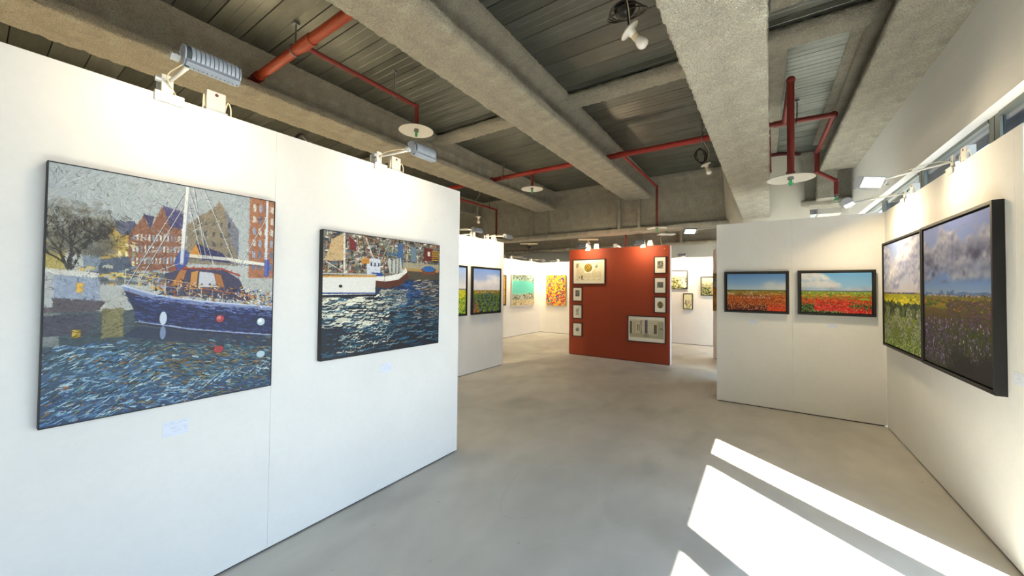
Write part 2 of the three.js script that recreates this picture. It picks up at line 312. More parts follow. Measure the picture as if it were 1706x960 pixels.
const grad = (g, stops, y0 = 0, y1 = 1) => { const q = g.createLinearGradient(0, y0 * H, 0, y1 * H); stops.forEach(([t, s]) => q.addColorStop(t, s)); g.fillStyle = q; g.fillRect(0, y0 * H, W, (y1 - y0) * H); };
function clouds(g, n, x0, x1, y0, y1, size, cols, a = 0.25) {
  for (let k = 0; k < n; k++) { const x = rr(x0, x1), y = rr(y0, y1), s = size * rr(0.4, 1.2), q = g.createRadialGradient(x * W, y * H, 0, x * W, y * H, s * W), c = pick(cols); q.addColorStop(0, `rgba(${c},${a})`); q.addColorStop(1, `rgba(${c},0)`); g.save(); g.translate(0, y * H * 0.4); g.scale(1, 0.6); g.fillStyle = q; g.beginPath(); g.arc(x * W, y * H, s * W, 0, 7); g.fill(); g.restore(); }
}
// a broken cloud cover from layered noise, lit from the upper left
function cloudField(g, y0, y1, s, freq, cover, soft, light, dark, alpha) {
  const h = Math.round((y1 - y0) * H), im = g.getImageData(0, Math.round(y0 * H), W, h), d = im.data;
  for (let j = 0; j < h; j++) for (let i = 0; i < W; i++) {
    const u = i / W, v = j / H, n = fbm(u, v * 1.6, freq, s, 5), m = clamp((n - cover) / soft), a = m * m * (3 - 2 * m) * alpha * (j > h * 0.9 ? (h - j) / (h * 0.1) : y0 > 0 && j < h * 0.3 ? j / (h * 0.3) : 1), e = clamp(0.5 + (n - fbm(u + 0.02, v * 1.6 + 0.05, freq, s, 4)) * -3.2 - (n - cover) * 0.6), q = (j * W + i) * 4;
    for (let k = 0; k < 3; k++) d[q + k] = d[q + k] * (1 - a) + (dark[k] + (light[k] - dark[k]) * e) * a;
  }
  g.putImageData(im, 0, Math.round(y0 * H));
}
// many short dabs between two heights that grow towards the bottom
function dabs(g, n, y0, y1, cols, s0, s1, tall = 0.6, x0 = 0, x1 = 1, al = 0.9) {
  for (let k = 0; k < n; k++) { const t = Math.sqrt(rnd()), y = y0 + (y1 - y0) * t, s = (s0 + (s1 - s0) * t) * rr(0.5, 1.3); g.globalAlpha = al; dot(g, rr(x0, x1), y, s, s * tall * W / H, pick(cols), rr(-0.5, 0.5)); }
  g.globalAlpha = 1;
}
const art = {};
{ // dark blue sailing ship in a harbour with brick gable houses
  const [c, g] = sheet(1000, 1280, '#a7aeb0');
  grad(g, [[0, '#9ea8ac'], [0.6, '#b0b5b2'], [1, '#a3a49c']], 0, 0.6);
  // houses
  poly(g, [[0, 0.3], [0.03, 0.27], [0.06, 0.3], [0.06, 0.46], [0, 0.46]], '#a99a55');
  poly(g, [[0.12, 0.29], [0.19, 0.24], [0.27, 0.3], [0.27, 0.46], [0.12, 0.46]], '#7d8a98');
  poly(g, [[0.18, 0.27], [0.215, 0.2], [0.245, 0.25], [0.31, 0.22], [0.33, 0.4], [0.18, 0.42]], '#b89a4c');
  poly(g, [[0.215, 0.2], [0.3, 0.19], [0.33, 0.25], [0.245, 0.25]], '#5f6176');
  poly(g, [[0.28, 0.25], [0.335, 0.16], [0.365, 0.22], [0.41, 0.11], [0.45, 0.2], [0.53, 0.19], [0.53, 0.4], [0.28, 0.4]], '#8f6046');
  poly(g, [[0.335, 0.155], [0.38, 0.16], [0.365, 0.22]], '#4d4a6a'); poly(g, [[0.41, 0.105], [0.5, 0.12], [0.53, 0.2], [0.45, 0.2]], '#55507a');
  poly(g, [[0.5, 0.2], [0.57, 0.14], [0.655, 0.08], [0.68, 0.045], [0.71, 0.08], [0.79, 0.18], [0.79, 0.36], [0.5, 0.36]], '#8c8069');
  poly(g, [[0.71, 0.08], [0.79, 0.18], [0.79, 0.33], [0.73, 0.2]], '#7a7c86');
  poly(g, [[0.85, 0], [1, 0], [1, 0.42], [0.85, 0.42]], '#a8704e');
  for (let k = 0; k < 15; k++) for (let r = 0; r < 3; r++) { const x = 0.295 + k * 0.0158; rect(g, x, 0.245 + r * 0.05 - (x - 0.29) * 0.05, 0.008, 0.028, pick(['#b7c0c4', '#8a94a2', '#d0cfc6'])); }
  for (let k = 0; k < 5; k++) for (let r = 0; r < 3; r++) rect(g, 0.19 + k * 0.026, 0.28 + r * 0.04, 0.012, 0.022, pick(['#d8cf9c', '#8a865e']));
  for (let k = 0; k < 4; k++) for (let r = 0; r < 6; r++) rect(g, 0.87 + k * 0.036, 0.03 + r * 0.062, 0.018, 0.036, pick(['#93a2ba', '#c9c4b6', '#6d7796']));
  for (let k = 0; k < 5; k++) for (let r = 0; r < 4; r++) rect(g, 0.57 + k * 0.04, 0.15 + r * 0.05, 0.012, 0.022, '#5e5d5a');
  // bare tree at the left
  const limb = (x, y, a, l, w, n) => { const x2 = x + Math.cos(a) * l, y2 = y + Math.sin(a) * l * W / H; line(g, [[x, y], [x2, y2]], `rgba(58,54,48,${n > 2 ? 0.95 : 0.7})`, w); if (n) for (let k = 0; k < 3; k++) limb(x2, y2, a + rr(-0.75, 0.75), l * rr(0.6, 0.85), Math.max(1, w * 0.62), n - 1); };
  dabs(g, 500, 0.12, 0.34, ['rgba(92,90,80,0.28)', 'rgba(120,112,90,0.28)'], 0.02, 0.02, 0.7, 0, 0.22);
  limb(0.075, 0.44, -1.57, 0.1, 15, 5); limb(0.085, 0.4, -1.3, 0.09, 9, 5); limb(0.07, 0.4, -1.9, 0.09, 9, 5); limb(0.06, 0.38, -2.4, 0.07, 7, 4);
  // quay
  rect(g, 0.1, 0.41, 0.5, 0.05, '#6f706c'); poly(g, [[0.18, 0.36], [0.28, 0.34], [0.32, 0.44], [0.17, 0.44]], '#566172');
  for (let k = 0; k < 40; k++) rect(g, rr(0.1, 0.4), rr(0.38, 0.47), rr(0.01, 0.04), rr(0.006, 0.016), pick(['#c8b76a', '#7b8796', '#a9a99c', '#4d5560', '#c9a23c']));
  // left moored boat
  poly(g, [[0, 0.42], [0.18, 0.43], [0.18, 0.53], [0, 0.53]], '#8f9bae'); poly(g, [[0, 0.4], [0.175, 0.415], [0.18, 0.435], [0, 0.425]], '#c5c4bb');
  poly(g, [[0, 0.51], [0.2, 0.53], [0.17, 0.58], [0, 0.58]], '#5b5458'); rect(g, 0.1, 0.455, 0.022, 0.04, '#d8a83e'); rect(g, 0, 0.42, 0.028, 0.13, '#a9abaa');
  // water
  grad(g, [[0, '#4f5a5e'], [0.25, '#3f5058'], [0.55, '#3b5a72'], [1, '#2c4a70']], 0.57, 1);
  rect(g, 0, 0.57, 0.05, 0.13, '#78807f'); rect(g, 0.19, 0.56, 0.08, 0.12, '#7d7850'); poly(g, [[0, 0.58], [0.17, 0.58], [0.15, 0.66], [0, 0.66]], '#4a4a58'); rect(g, 0.09, 0.64, 0.03, 0.03, '#b59a3e');
  const drawShip = () => {
  // hull
  poly(g, [[0.262, 0.47], [0.4, 0.515], [0.6, 0.545], [1, 0.585], [1, 0.735], [0.6, 0.69], [0.34, 0.625], [0.3, 0.55]], '#262f58');
  poly(g, [[0.258, 0.462], [0.4, 0.503], [0.6, 0.533], [1, 0.572], [1, 0.596], [0.6, 0.557], [0.4, 0.528], [0.268, 0.487]], '#8d9bc0');
  line(g, [[0.26, 0.465], [0.4, 0.506], [0.6, 0.536], [1, 0.575]], '#c9cfdd', 7); line(g, [[0.27, 0.492], [0.4, 0.53], [0.6, 0.56], [1, 0.6]], '#5f3f34', 4);
  line(g, [[0.33, 0.617], [0.55, 0.665], [0.8, 0.7], [1, 0.727]], '#aab6cc', 9); line(g, [[0.33, 0.628], [0.55, 0.677], [0.8, 0.713], [1, 0.739]], '#3a3540', 6);
  poly(g, [[0.33, 0.64], [0.6, 0.69], [1, 0.74], [1, 0.79], [0.55, 0.73], [0.27, 0.68]], '#2e3b55');
  // deck, cabins, rails
  poly(g, [[0.43, 0.41], [0.52, 0.385], [0.72, 0.385], [0.8, 0.43], [0.86, 0.54], [0.44, 0.505]], '#4a4560');
  poly(g, [[0.46, 0.46], [0.5, 0.39], [0.53, 0.39], [0.5, 0.49]], '#c07a34'); poly(g, [[0.55, 0.4], [0.585, 0.39], [0.575, 0.48], [0.545, 0.48]], '#d2923a'); poly(g, [[0.59, 0.395], [0.66, 0.4], [0.68, 0.47], [0.585, 0.47]], '#cfd2d4'); poly(g, [[0.66, 0.4], [0.7, 0.41], [0.72, 0.47], [0.68, 0.47]], '#b8742e');
  line(g, [[0.47, 0.385], [0.7, 0.378], [0.8, 0.41]], '#a8452c', 10); line(g, [[0.44, 0.46], [0.6, 0.476], [0.78, 0.5], [0.9, 0.52]], '#b86a34', 8);
  for (let k = 0; k < 260; k++) { const x = rr(0.36, 1), y = 0.435 + (x - 0.36) * 0.13 + rr(-0.02, 0.065); line(g, [[x, y], [x + rr(-0.004, 0.02), y + rr(-0.012, 0.012)]], pick(['#c9ced0', '#d3a548', '#8b9cc4', '#2e3862', '#a8602f', '#e0dccb', '#4c6e98', '#7c6a3a', '#262c48', '#c98c34']), rr(3, 9)); }
  for (let k = 0; k < 9; k++) { const x = 0.27 + k * 0.055, y = 0.46 + k * 0.0115; line(g, [[x, y], [x + 0.002, y - 0.055]], '#c2b8a0', 4); }
  line(g, [[0.262, 0.415], [0.4, 0.43], [0.55, 0.452]], '#d0b184', 4); line(g, [[0.265, 0.44], [0.4, 0.462], [0.5, 0.476]], '#9fa9bd', 4);
  poly(g, [[0.53, 0.33], [0.57, 0.265], [0.6, 0.33]], '#d08a2c'); poly(g, [[0.57, 0.265], [0.7, 0.3], [0.76, 0.35], [0.6, 0.335]], '#3c3a66');
  line(g, [[0.53, 0.322], [0.72, 0.328], [0.94, 0.345]], '#d7d6c8', 20); line(g, [[0.53, 0.335], [0.94, 0.36]], '#6a6a80', 4);
  poly(g, [[0.47, 0.36], [0.5, 0.29], [0.54, 0.31], [0.53, 0.36], [0.49, 0.4]], '#4558a0');
  // masts and rigging
  line(g, [[0.525, 0], [0.515, 0.15], [0.505, 0.36]], '#d9dad6', 18); line(g, [[0.532, 0], [0.513, 0.36]], '#8b8f9c', 4); line(g, [[0.955, 0], [0.955, 0.4]], '#ccd2da', 14); rect(g, 0.945, 0.32, 0.03, 0.09, '#4a5da8');
  for (const q of [[0.51, 0.03, 0.28, 0.46], [0.505, 0.1, 0.33, 0.44], [0.53, 0.02, 0.66, 0.36], [0.53, 0.08, 0.6, 0.33], [0.6, 0, 0.78, 0.36], [0.55, 0, 0.62, 0.33], [0.95, 0.1, 0.8, 0.36], [0.5, 0.36, 0.29, 0.44]]) { line(g, [[q[0] + 0.003, q[1]], [q[2] + 0.003, q[3]]], 'rgba(60,62,72,0.6)', 3); line(g, [[q[0], q[1]], [q[2], q[3]]], '#cdd0d2', 3.5); }
  };
  drawShip();
  // reflections and streaks
  for (let k = 0; k < 900; k++) { const y = rr(0.7, 1), x = rr(0, 1), L = rr(0.008, 0.05); const lowLeft = x < 0.35 + (y - 0.75) && rnd() < 0.8; line(g, [[x, y], [x + L, y + rr(-0.012, 0.006)]], pick(lowLeft ? ['#6c8fae', '#8fb0c4', '#547ca2', '#a9c2cc', '#3a6490'] : ['#33454e', '#8a7a4e', '#5d7f92', '#24384a', '#9c6a40', '#6e8f86', '#2d4250']), rr(3, 9)); }
  for (let k = 0; k < 260; k++) line(g, [[rr(0.3, 0.9), 0], [0, 0]].slice(0, 0).concat((() => { const x = rr(0.25, 1), y = rr(0.76, 0.92), L = rr(0.01, 0.035); return [[x, y], [x + L, y + rr(-0.006, 0.012)]]; })()), pick(['#7e6f48', '#93754a', '#4e6a70', '#27363c', '#6a8c94']), rr(3, 7));
  for (let k = 0; k < 70; k++) { const x = rr(0.45, 1), L = rr(0.01, 0.04), y = 0.97 - x * 0.1 + rr(-0.02, 0.03); line(g, [[x, y], [x - L, y + L * 0.8]], pick(['#8fb3c4', '#5f8fb4', '#b7cdd2']), rr(3, 7)); }
  brush(c, g, 12000, 12, 4, (u, v) => (v < 0.36 ? 2.5 * Math.sin(u * 9 + v * 13) : v > 0.6 ? 0.5 * Math.sin(u * 14 + v * 22) : rr(0, 3.1)), 22, 0.75);
  g.globalAlpha = 0.82; drawShip(); g.globalAlpha = 1; brush(c, g, 5000, 6, 2.4, () => rr(0, 3.1), 18, 0.7, [0, 0, 1, 0.75]);
  for (let k = 0; k < 700; k++) { const x = rr(0, 1), y = rr(0, 0.72), a = rr(0, 6.3), L = rr(0.006, 0.024); line(g, [[x, y], [x + Math.cos(a) * L * 0.5, y + Math.sin(a) * L * 0.3], [x + Math.cos(a + 0.5) * L, y + Math.sin(a + 0.5) * L]], `rgba(34,32,38,${rr(0.15, 0.5)})`, rr(1, 2.4)); }
  for (let k = 0; k < 900; k++) { const x = rr(0, 1), y = rr(0, 0.36), a = rr(0, 6.3), L = rr(0.008, 0.022); line(g, [[x, y], [x + Math.cos(a) * L, y + Math.sin(a) * L]], `rgba(${pick(['205,208,204', '120,124,124', '175,180,178'])},0.35)`, rr(1, 3)); }
  for (let k = 0; k < 1100; k++) { const x = rr(0.31, 1), t = rnd(), y = 0.5 + (x - 0.31) * 0.14 + t * (0.12 + (x - 0.31) * 0.04), L = rr(0.008, 0.03); line(g, [[x, y], [x + L, y + L * 0.16 + rr(-0.003, 0.003)]], pick(t < 0.25 ? ['#5064a4', '#7c8cbc', '#32407c'] : ['#27305e', '#323e7a', '#1c2244', '#40508e', '#232a50', '#4a5c98']), rr(2, 5)); }
  line(g, [[0.262, 0.466], [0.4, 0.507], [0.6, 0.537], [1, 0.576]], '#b9c2d8', 5); line(g, [[0.33, 0.62], [0.55, 0.667], [0.8, 0.702], [1, 0.729]], '#9dabc8', 5);
  for (let k = 0; k < 900; k++) { const y = rr(0.72, 1), x = rr(-0.02, 1), q = (1 - x) * 0.6 + (y - 0.72) * 1.6, L = rr(0.008, 0.03); line(g, [[x, y], [x + L, y + L * (x < 0.4 ? -0.5 : 0.25)]], pick(rnd() < q * 0.7 ? ['#8fb4cc', '#6c9abe', '#b4cedb', '#4f82ac', '#3c6894'] : ['#1d3140', '#7a6c48', '#33566a', '#5d8a94', '#8f6f48', '#24424f']), rr(2, 6)); }
  for (let k = 0; k < 500; k++) { const x = rr(0, 1), y = rr(0.56, 1), a = rr(-0.6, 0.6), L = rr(0.008, 0.03); line(g, [[x, y], [x + Math.cos(a) * L, y + Math.sin(a) * L]], `rgba(18,26,36,${rr(0.2, 0.55)})`, rr(1, 3)); }
  // fenders and their mirror images
  dot(g, 0.43, 0.61, 0.016, 0.03, '#b9c4d4'); dot(g, 0.43, 0.675, 0.013, 0.03, '#7688a8');
  dot(g, 0.7, 0.625, 0.022, 0.0185, '#b04246'); dot(g, 0.695, 0.62, 0.012, 0.009, '#cf7a76'); dot(g, 0.697, 0.775, 0.026, 0.018, '#a83a40');
  dot(g, 0.932, 0.652, 0.024, 0.02, '#b4c6cc'); dot(g, 0.926, 0.646, 0.012, 0.01, '#dfe8e8'); dot(g, 0.935, 0.825, 0.026, 0.018, '#a9c2cf');
  line(g, [[0.7, 0.607], [0.7, 0.57]], '#2a2a30', 3); line(g, [[0.932, 0.632], [0.932, 0.59]], '#2a2a30', 3);
  art.ship = c;
}
{ // white hull and fishing boat on dark rippling water
  const [c, g] = sheet(1040, 852, '#1f3247');
  rect(g, 0, 0, 1, 0.34, '#7a7468');
  for (let k = 0; k < 2200; k++) rect(g, rr(-0.02, 1), rr(-0.01, 0.31), rr(0.004, 0.022), rr(0.004, 0.02), pick(['#c9c2b2', '#5a5148', '#8c8676', '#a5533c', '#3d4c62', '#d8d4c6', '#6d7f94', '#463c38', '#b08a52', '#34302f', '#7a8f6a']));
  brush(c, g, 1500, 15, 7, (u, v) => (rnd() < 0.6 ? rr(-0.2, 0.2) : 1.5), 26, 0.8, [0, 0, 1, 0.31]);
  for (let k = 0; k < 260; k++) { const x = rr(0, 1), y = rr(0, 0.3); line(g, [[x, y], rnd() < 0.5 ? [x + rr(0.01, 0.05), y] : [x, y + rr(0.01, 0.06)]], pick(['#2a2826', '#d8d2c4', '#3c4658', '#8c4a36']), rr(1.5, 4)); }
  rect(g, 0.62, 0.2, 0.38, 0.06, '#a39a80'); rect(g, 0.6, 0.255, 0.4, 0.03, '#b08a4c'); rect(g, 0.6, 0.28, 0.4, 0.08, '#5d5546');
  rect(g, 0.83, 0.04, 0.1, 0.13, '#7a2f2c'); rect(g, 0.87, 0.075, 0.03, 0.045, '#d5cdb8'); rect(g, 0.925, 0.06, 0.07, 0.12, '#4a3b2c'); for (let k = 0; k < 5; k++) line(g, [[0.92, 0.07 + k * 0.022], [0.995, 0.065 + k * 0.022]], pick(['#c99a34', '#b8862c']), 10);
  rect(g, 0.57, 0.03, 0.05, 0.2, '#4a6f9c'); rect(g, 0.7, 0.05, 0.05, 0.14, '#6f8797'); line(g, [[0.66, 0], [0.66, 0.24]], '#b9b4a4', 5); line(g, [[0.78, 0], [0.78, 0.24]], '#8d8a80', 5);
  // water
  grad(g, [[0, '#33475c'], [0.3, '#22405a'], [1, '#17303f']], 0.36, 1);
  for (let k = 0; k < 420; k++) { const y = rr(0.38, 0.62), x = rr(0.56, 0.82) - (y - 0.4) * 0.2; line(g, [[x, y], [x + rr(0.02, 0.06), y + rr(-0.006, 0.012)]], pick(['#2a5e98', '#386fa8', '#244f80', '#1d3f68', '#1a3450']), rr(5, 10)); }
  for (let k = 0; k < 260; k++) { const y = rr(0.36, 0.75), x = rr(0.72, 1); line(g, [[x, y], [x + rr(0.02, 0.06), y + rr(-0.01, 0.008)]], pick(['#7d6a54', '#a39682', '#5c4a3c', '#b8ac98', '#2c4b66']), rr(4, 8)); }
  const ripple = (x, y, L, f, w) => { g.strokeStyle = f; g.lineWidth = w; g.lineCap = 'round'; g.beginPath(); g.moveTo(x * W, y * H); g.bezierCurveTo((x + L * 0.3) * W, (y - 0.016) * H, (x + L * 0.6) * W, (y + 0.02) * H, (x + L) * W, (y - 0.012) * H); g.stroke(); };
  for (let k = 0; k < 330; k++) { const y = rr(0.5, 0.76), x = rr(-0.03, 0.42) ; ripple(x, y, rr(0.03, 0.11), pick(['#d6d4bf', '#c2c4b2', '#e3e0cd', '#aeb6aa', '#cfcbb4']), rr(4, 11)); }
  for (let k = 0; k < 130; k++) { const y = rr(0.72, 0.97), x = rr(0.1, 0.5); ripple(x, y, rr(0.02, 0.07), pick(['#c9cab6', '#9fb0ae', '#dcd9c6', '#55798c']), rr(3, 8)); }
  for (let k = 0; k < 150; k++) { const y = rr(0.46, 0.66), x = rr(0.4, 0.62); ripple(x, y, rr(0.03, 0.08), pick(['#b9b3a0', '#8a8676', '#6b7a80', '#cfc9b8']), rr(3, 7)); }
  for (let k = 0; k < 420; k++) { const y = rr(0.52, 1), x = rr(-0.02, 1); ripple(x, y, rr(0.03, 0.1), pick(['#10283a', '#1b3a52', '#163246', '#0e2231', '#245a74', '#2f6c86']), rr(4, 10)); }
  for (let k = 0; k < 90; k++) { const y = rr(0.6, 0.95), x = rr(0.5, 1); ripple(x, y, rr(0.03, 0.09), pick(['#3f7f9c', '#6f93a0', '#8b7f6c', '#2c6c90']), rr(3, 6)); }
  // fishing boat
  poly(g, [[0.36, 0.36], [0.46, 0.37], [0.58, 0.34], [0.66, 0.27], [0.68, 0.34], [0.6, 0.42], [0.48, 0.445], [0.37, 0.43]], '#6a3d26'); poly(g, [[0.36, 0.32], [0.46, 0.34], [0.58, 0.31], [0.65, 0.25], [0.665, 0.29], [0.58, 0.365], [0.46, 0.385], [0.37, 0.375]], '#d9d8d0');
  poly(g, [[0.48, 0.2], [0.6, 0.16], [0.62, 0.3], [0.5, 0.31]], '#b3b6ae'); line(g, [[0.49, 0.14], [0.61, 0.13]], '#3f76a8', 12); for (const x of [0.52, 0.555, 0.585]) line(g, [[x, 0.17], [x, 0.3]], '#4b4038', 7);
  poly(g, [[0.31, 0.2], [0.37, 0.18], [0.42, 0.2], [0.42, 0.34], [0.31, 0.35]], '#c5ccd6'); for (const x of [0.34, 0.37, 0.4]) rect(g, x, 0.225, 0.012, 0.03, '#33405a'); rect(g, 0.35, 0.31, 0.09, 0.03, '#2f5ea8');
  line(g, [[0.3, 0.02], [0.36, 0.18]], '#cfcabc', 7); line(g, [[0.42, 0.22], [0.5, 0.02]], '#b9b3a4', 5); line(g, [[0.455, 0.4], [0.46, 0.2]], '#6c5a48', 5);
  // white hull at the left
  poly(g, [[0, 0.36], [0.385, 0.345], [0.38, 0.5], [0, 0.5]], '#d8d6ce'); line(g, [[0, 0.355], [0.385, 0.34]], '#d09a3e', 13); line(g, [[0, 0.335], [0.385, 0.325]], '#bcb9b0', 9); line(g, [[0, 0.485], [0.385, 0.488]], '#3b57a0', 9); line(g, [[0, 0.51], [0.385, 0.505]], '#182230', 16); dot(g, 0.12, 0.43, 0.012, 0.012, '#23262c');
  poly(g, [[0.01, 0.23], [0.06, 0.06], [0.13, 0.01], [0.145, 0.22], [0.05, 0.235]], '#c6a878'); line(g, [[0.14, 0], [0.145, 0.32]], '#d4cebf', 14); poly(g, [[0.17, 0.02], [0.22, 0.06], [0.23, 0.14], [0.185, 0.13]], '#8c2f34'); line(g, [[0.02, 0.24], [0.13, 0.31]], '#cfcabe', 6); poly(g, [[0.27, 0.2], [0.33, 0.19], [0.33, 0.235], [0.27, 0.24]], '#c98a30');
  // small boat under a blue cover
  poly(g, [[0.8, 0.25], [0.97, 0.24], [0.95, 0.3], [0.83, 0.305]], '#8c4c30'); dot(g, 0.885, 0.25, 0.065, 0.03, '#3474b4');
  brush(c, g, 6500, 10, 3, (u, v) => (v > 0.45 ? -0.15 + 0.4 * Math.sin(u * 20 + v * 16) : rr(0, 3.1)), 16, 0.6);
  for (let k = 0; k < 500; k++) { const x = rr(0, 1), y = rr(0, 0.33), L = rr(0.005, 0.02), a = rr(0, 6.3); line(g, [[x, y], [x + Math.cos(a) * L, y + Math.sin(a) * L]], `rgba(28,26,28,${rr(0.3, 0.7)})`, rr(1, 2.5)); }
  art.boats = c;
}
{ // orange heath under a clear blue sky
  const [c, g] = sheet(840, 620, '#889');
  grad(g, [[0, '#6d9ad0'], [0.55, '#8fb2d8'], [1, '#c3d0d4']], 0, 0.46); clouds(g, 14, 0.6, 1.1, 0.25, 0.42, 0.2, ['226,222,214'], 0.25);
  grad(g, [[0, '#6d7a3c'], [0.12, '#b08a34'], [0.4, '#c2662a'], [1, '#7c3424']], 0.44, 1); rect(g, 0, 0.437, 1, 0.02, '#5c6c48');
  dabs(g, 300, 0.46, 0.56, ['#8c8438', '#b5a04a', '#4d5a30', '#c98a3a', '#d8cfa8'], 0.02, 0.03, 0.2);
  dabs(g, 5200, 0.52, 1.02, ['#c8642a', '#b04f20', '#d88a3c', '#8c3a24', '#e0a050', '#6a2c26'], 0.006, 0.014, 0.6);
  for (let k = 0; k < 14; k++) line(g, [[rr(0.1, 0.8), 0.6], [0, 0]].slice(0, 1).concat([[rr(0.1, 0.8), rr(0.56, 0.64)]]), 'rgba(74,72,48,0.35)', 4);
  dabs(g, 60, 0.5, 0.66, ['#e8e2d0'], 0.004, 0.007, 0.8, 0.25, 0.75); dabs(g, 1500, 0.8, 1.02, ['#4c2330', '#6c3038', '#d8a878', '#a84a2c', '#3a2a34'], 0.006, 0.011, 0.9); dabs(g, 500, 0.76, 1, ['#d84a28', '#e2683a'], 0.006, 0.011, 0.8, 0.7, 1);
  art.heath = c;
}
{ // red poppies before low hills and a big cloud
  const [c, g] = sheet(840, 640, '#889');
  grad(g, [[0, '#6ea8d8'], [1, '#9cc0dc']], 0, 0.45); for (let k = 0; k < 420; k++) { const y = rr(-0.02, 0.36), x = rr(-0.05, 0.27 + y * 0.95); clouds(g, 1, x, x, y, y, rr(0.03, 0.09), ['228,226,222', '206,206,210', '240,238,233', '188,192,204'], 0.3); } clouds(g, 50, -0.05, 0.55, 0.24, 0.36, 0.09, ['226,224,220', '196,198,206'], 0.35); clouds(g, 50, 0, 1, 0.38, 0.46, 0.1, ['150,160,188', '190,196,208'], 0.35);
  rect(g, 0, 0.445, 1, 0.025, '#5a6688'); grad(g, [[0, '#8aa83c'], [0.2, '#7c9a34'], [0.5, '#6a7a34'], [1, '#2f4526']], 0.465, 1);
  dabs(g, 300, 0.47, 0.6, ['#7ba038', '#b8b83c', '#4f7a2c', '#d8a050', '#c8642c'], 0.012, 0.03, 0.2); dabs(g, 50, 0.47, 0.51, ['#ece4d2', '#3f4a30'], 0.005, 0.008, 0.7);
  dabs(g, 1500, 0.54, 0.8, ['#c83a24', '#d8502c', '#b02c20', '#d88238'], 0.006, 0.015, 0.7); dot(g, 0.9, 0.65, 0.08, 0.025, '#8db03a');
  dabs(g, 2600, 0.7, 1.02, ['#3c5a2c', '#2c4424', '#6c8a48', '#8ca868', '#23361e'], 0.005, 0.012, 0.9); dabs(g, 360, 0.66, 0.95, ['#d22a26', '#e23c30', '#b81c28', '#e8604a'], 0.01, 0.02, 0.8, 0.2, 0.7); dabs(g, 160, 0.8, 1, ['#d22a26', '#e23c30'], 0.01, 0.018, 0.8, 0.6, 1); dabs(g, 200, 0.75, 1, ['#c8d0a8', '#e0dcb8'], 0.003, 0.005, 0.9);
  art.poppies = c;
}
function bigSky(g, tone) {
  grad(g, tone ? [[0, '#8f9cca'], [0.45, '#98a8ce'], [0.78, '#7f9ccc'], [1, '#a8b8cc']] : [[0, '#8fa0cc'], [0.6, '#a8b4cc'], [1, '#c8c4cc']], 0, 0.5);
  if (tone) { cloudField(g, 0, 0.42, 301, 3, 0.4, 0.16, [216, 212, 214], [122, 126, 150], 0.8); cloudField(g, 0.14, 0.42, 317, 3, 0.5, 0.14, [170, 168, 184], [82, 88, 116], 0.9); }
  else { cloudField(g, 0, 0.47, 331, 3, 0.34, 0.2, [244, 240, 236], [140, 146, 178], 0.95); }
}
{ // olive grove
  const [c, g] = sheet(860, 800, '#888'); bigSky(g, 0); rect(g, 0, 0.48, 1, 0.02, '#4e5a78'); grad(g, [[0, '#a8a634'], [0.3, '#8c9a30'], [1, '#5f7434']], 0.495, 1);
  dabs(g, 60, 0.47, 0.49, ['#c8b8a4', '#8c7a6c'], 0.006, 0.01, 0.6); dabs(g, 260, 0.5, 0.6, ['#d8c82c', '#b0b030', '#6a7c2c', '#e0d048'], 0.02, 0.05, 0.2);
  dabs(g, 900, 0.57, 0.68, ['#3c4c34', '#54643e', '#2e3c2c', '#6c7a54'], 0.02, 0.03, 0.8);
  for (const [x, y, s] of [[0.12, 0.7, 0.09], [0.4, 0.72, 0.1], [0.72, 0.7, 0.09], [0.95, 0.72, 0.1], [0.2, 0.82, 0.13], [0.56, 0.85, 0.14], [0.88, 0.88, 0.15], [0.03, 0.92, 0.13]]) { line(g, [[x, y + s * 0.9], [x + 0.008, y]], '#4a4236', 9); for (let k = 0; k < 420; k++) { const a = rr(0, 6.3), q = Math.sqrt(rnd()) * s; dot(g, x + Math.cos(a) * q * 0.8, y + Math.sin(a) * q, 0.009, 0.007, pick(['#8a9474', '#6a7658', '#a5ac8c', '#4e5a42', '#78846a', '#b4b89c']), rr(0, 3)); } }
  dabs(g, 700, 0.86, 1.02, ['#6f8a3a', '#8aa04c', '#56702c', '#a8b468'], 0.006, 0.01, 1.2); dabs(g, 120, 0.9, 1, ['#e2e0c8'], 0.003, 0.005, 1);
  art.olives = c;
}
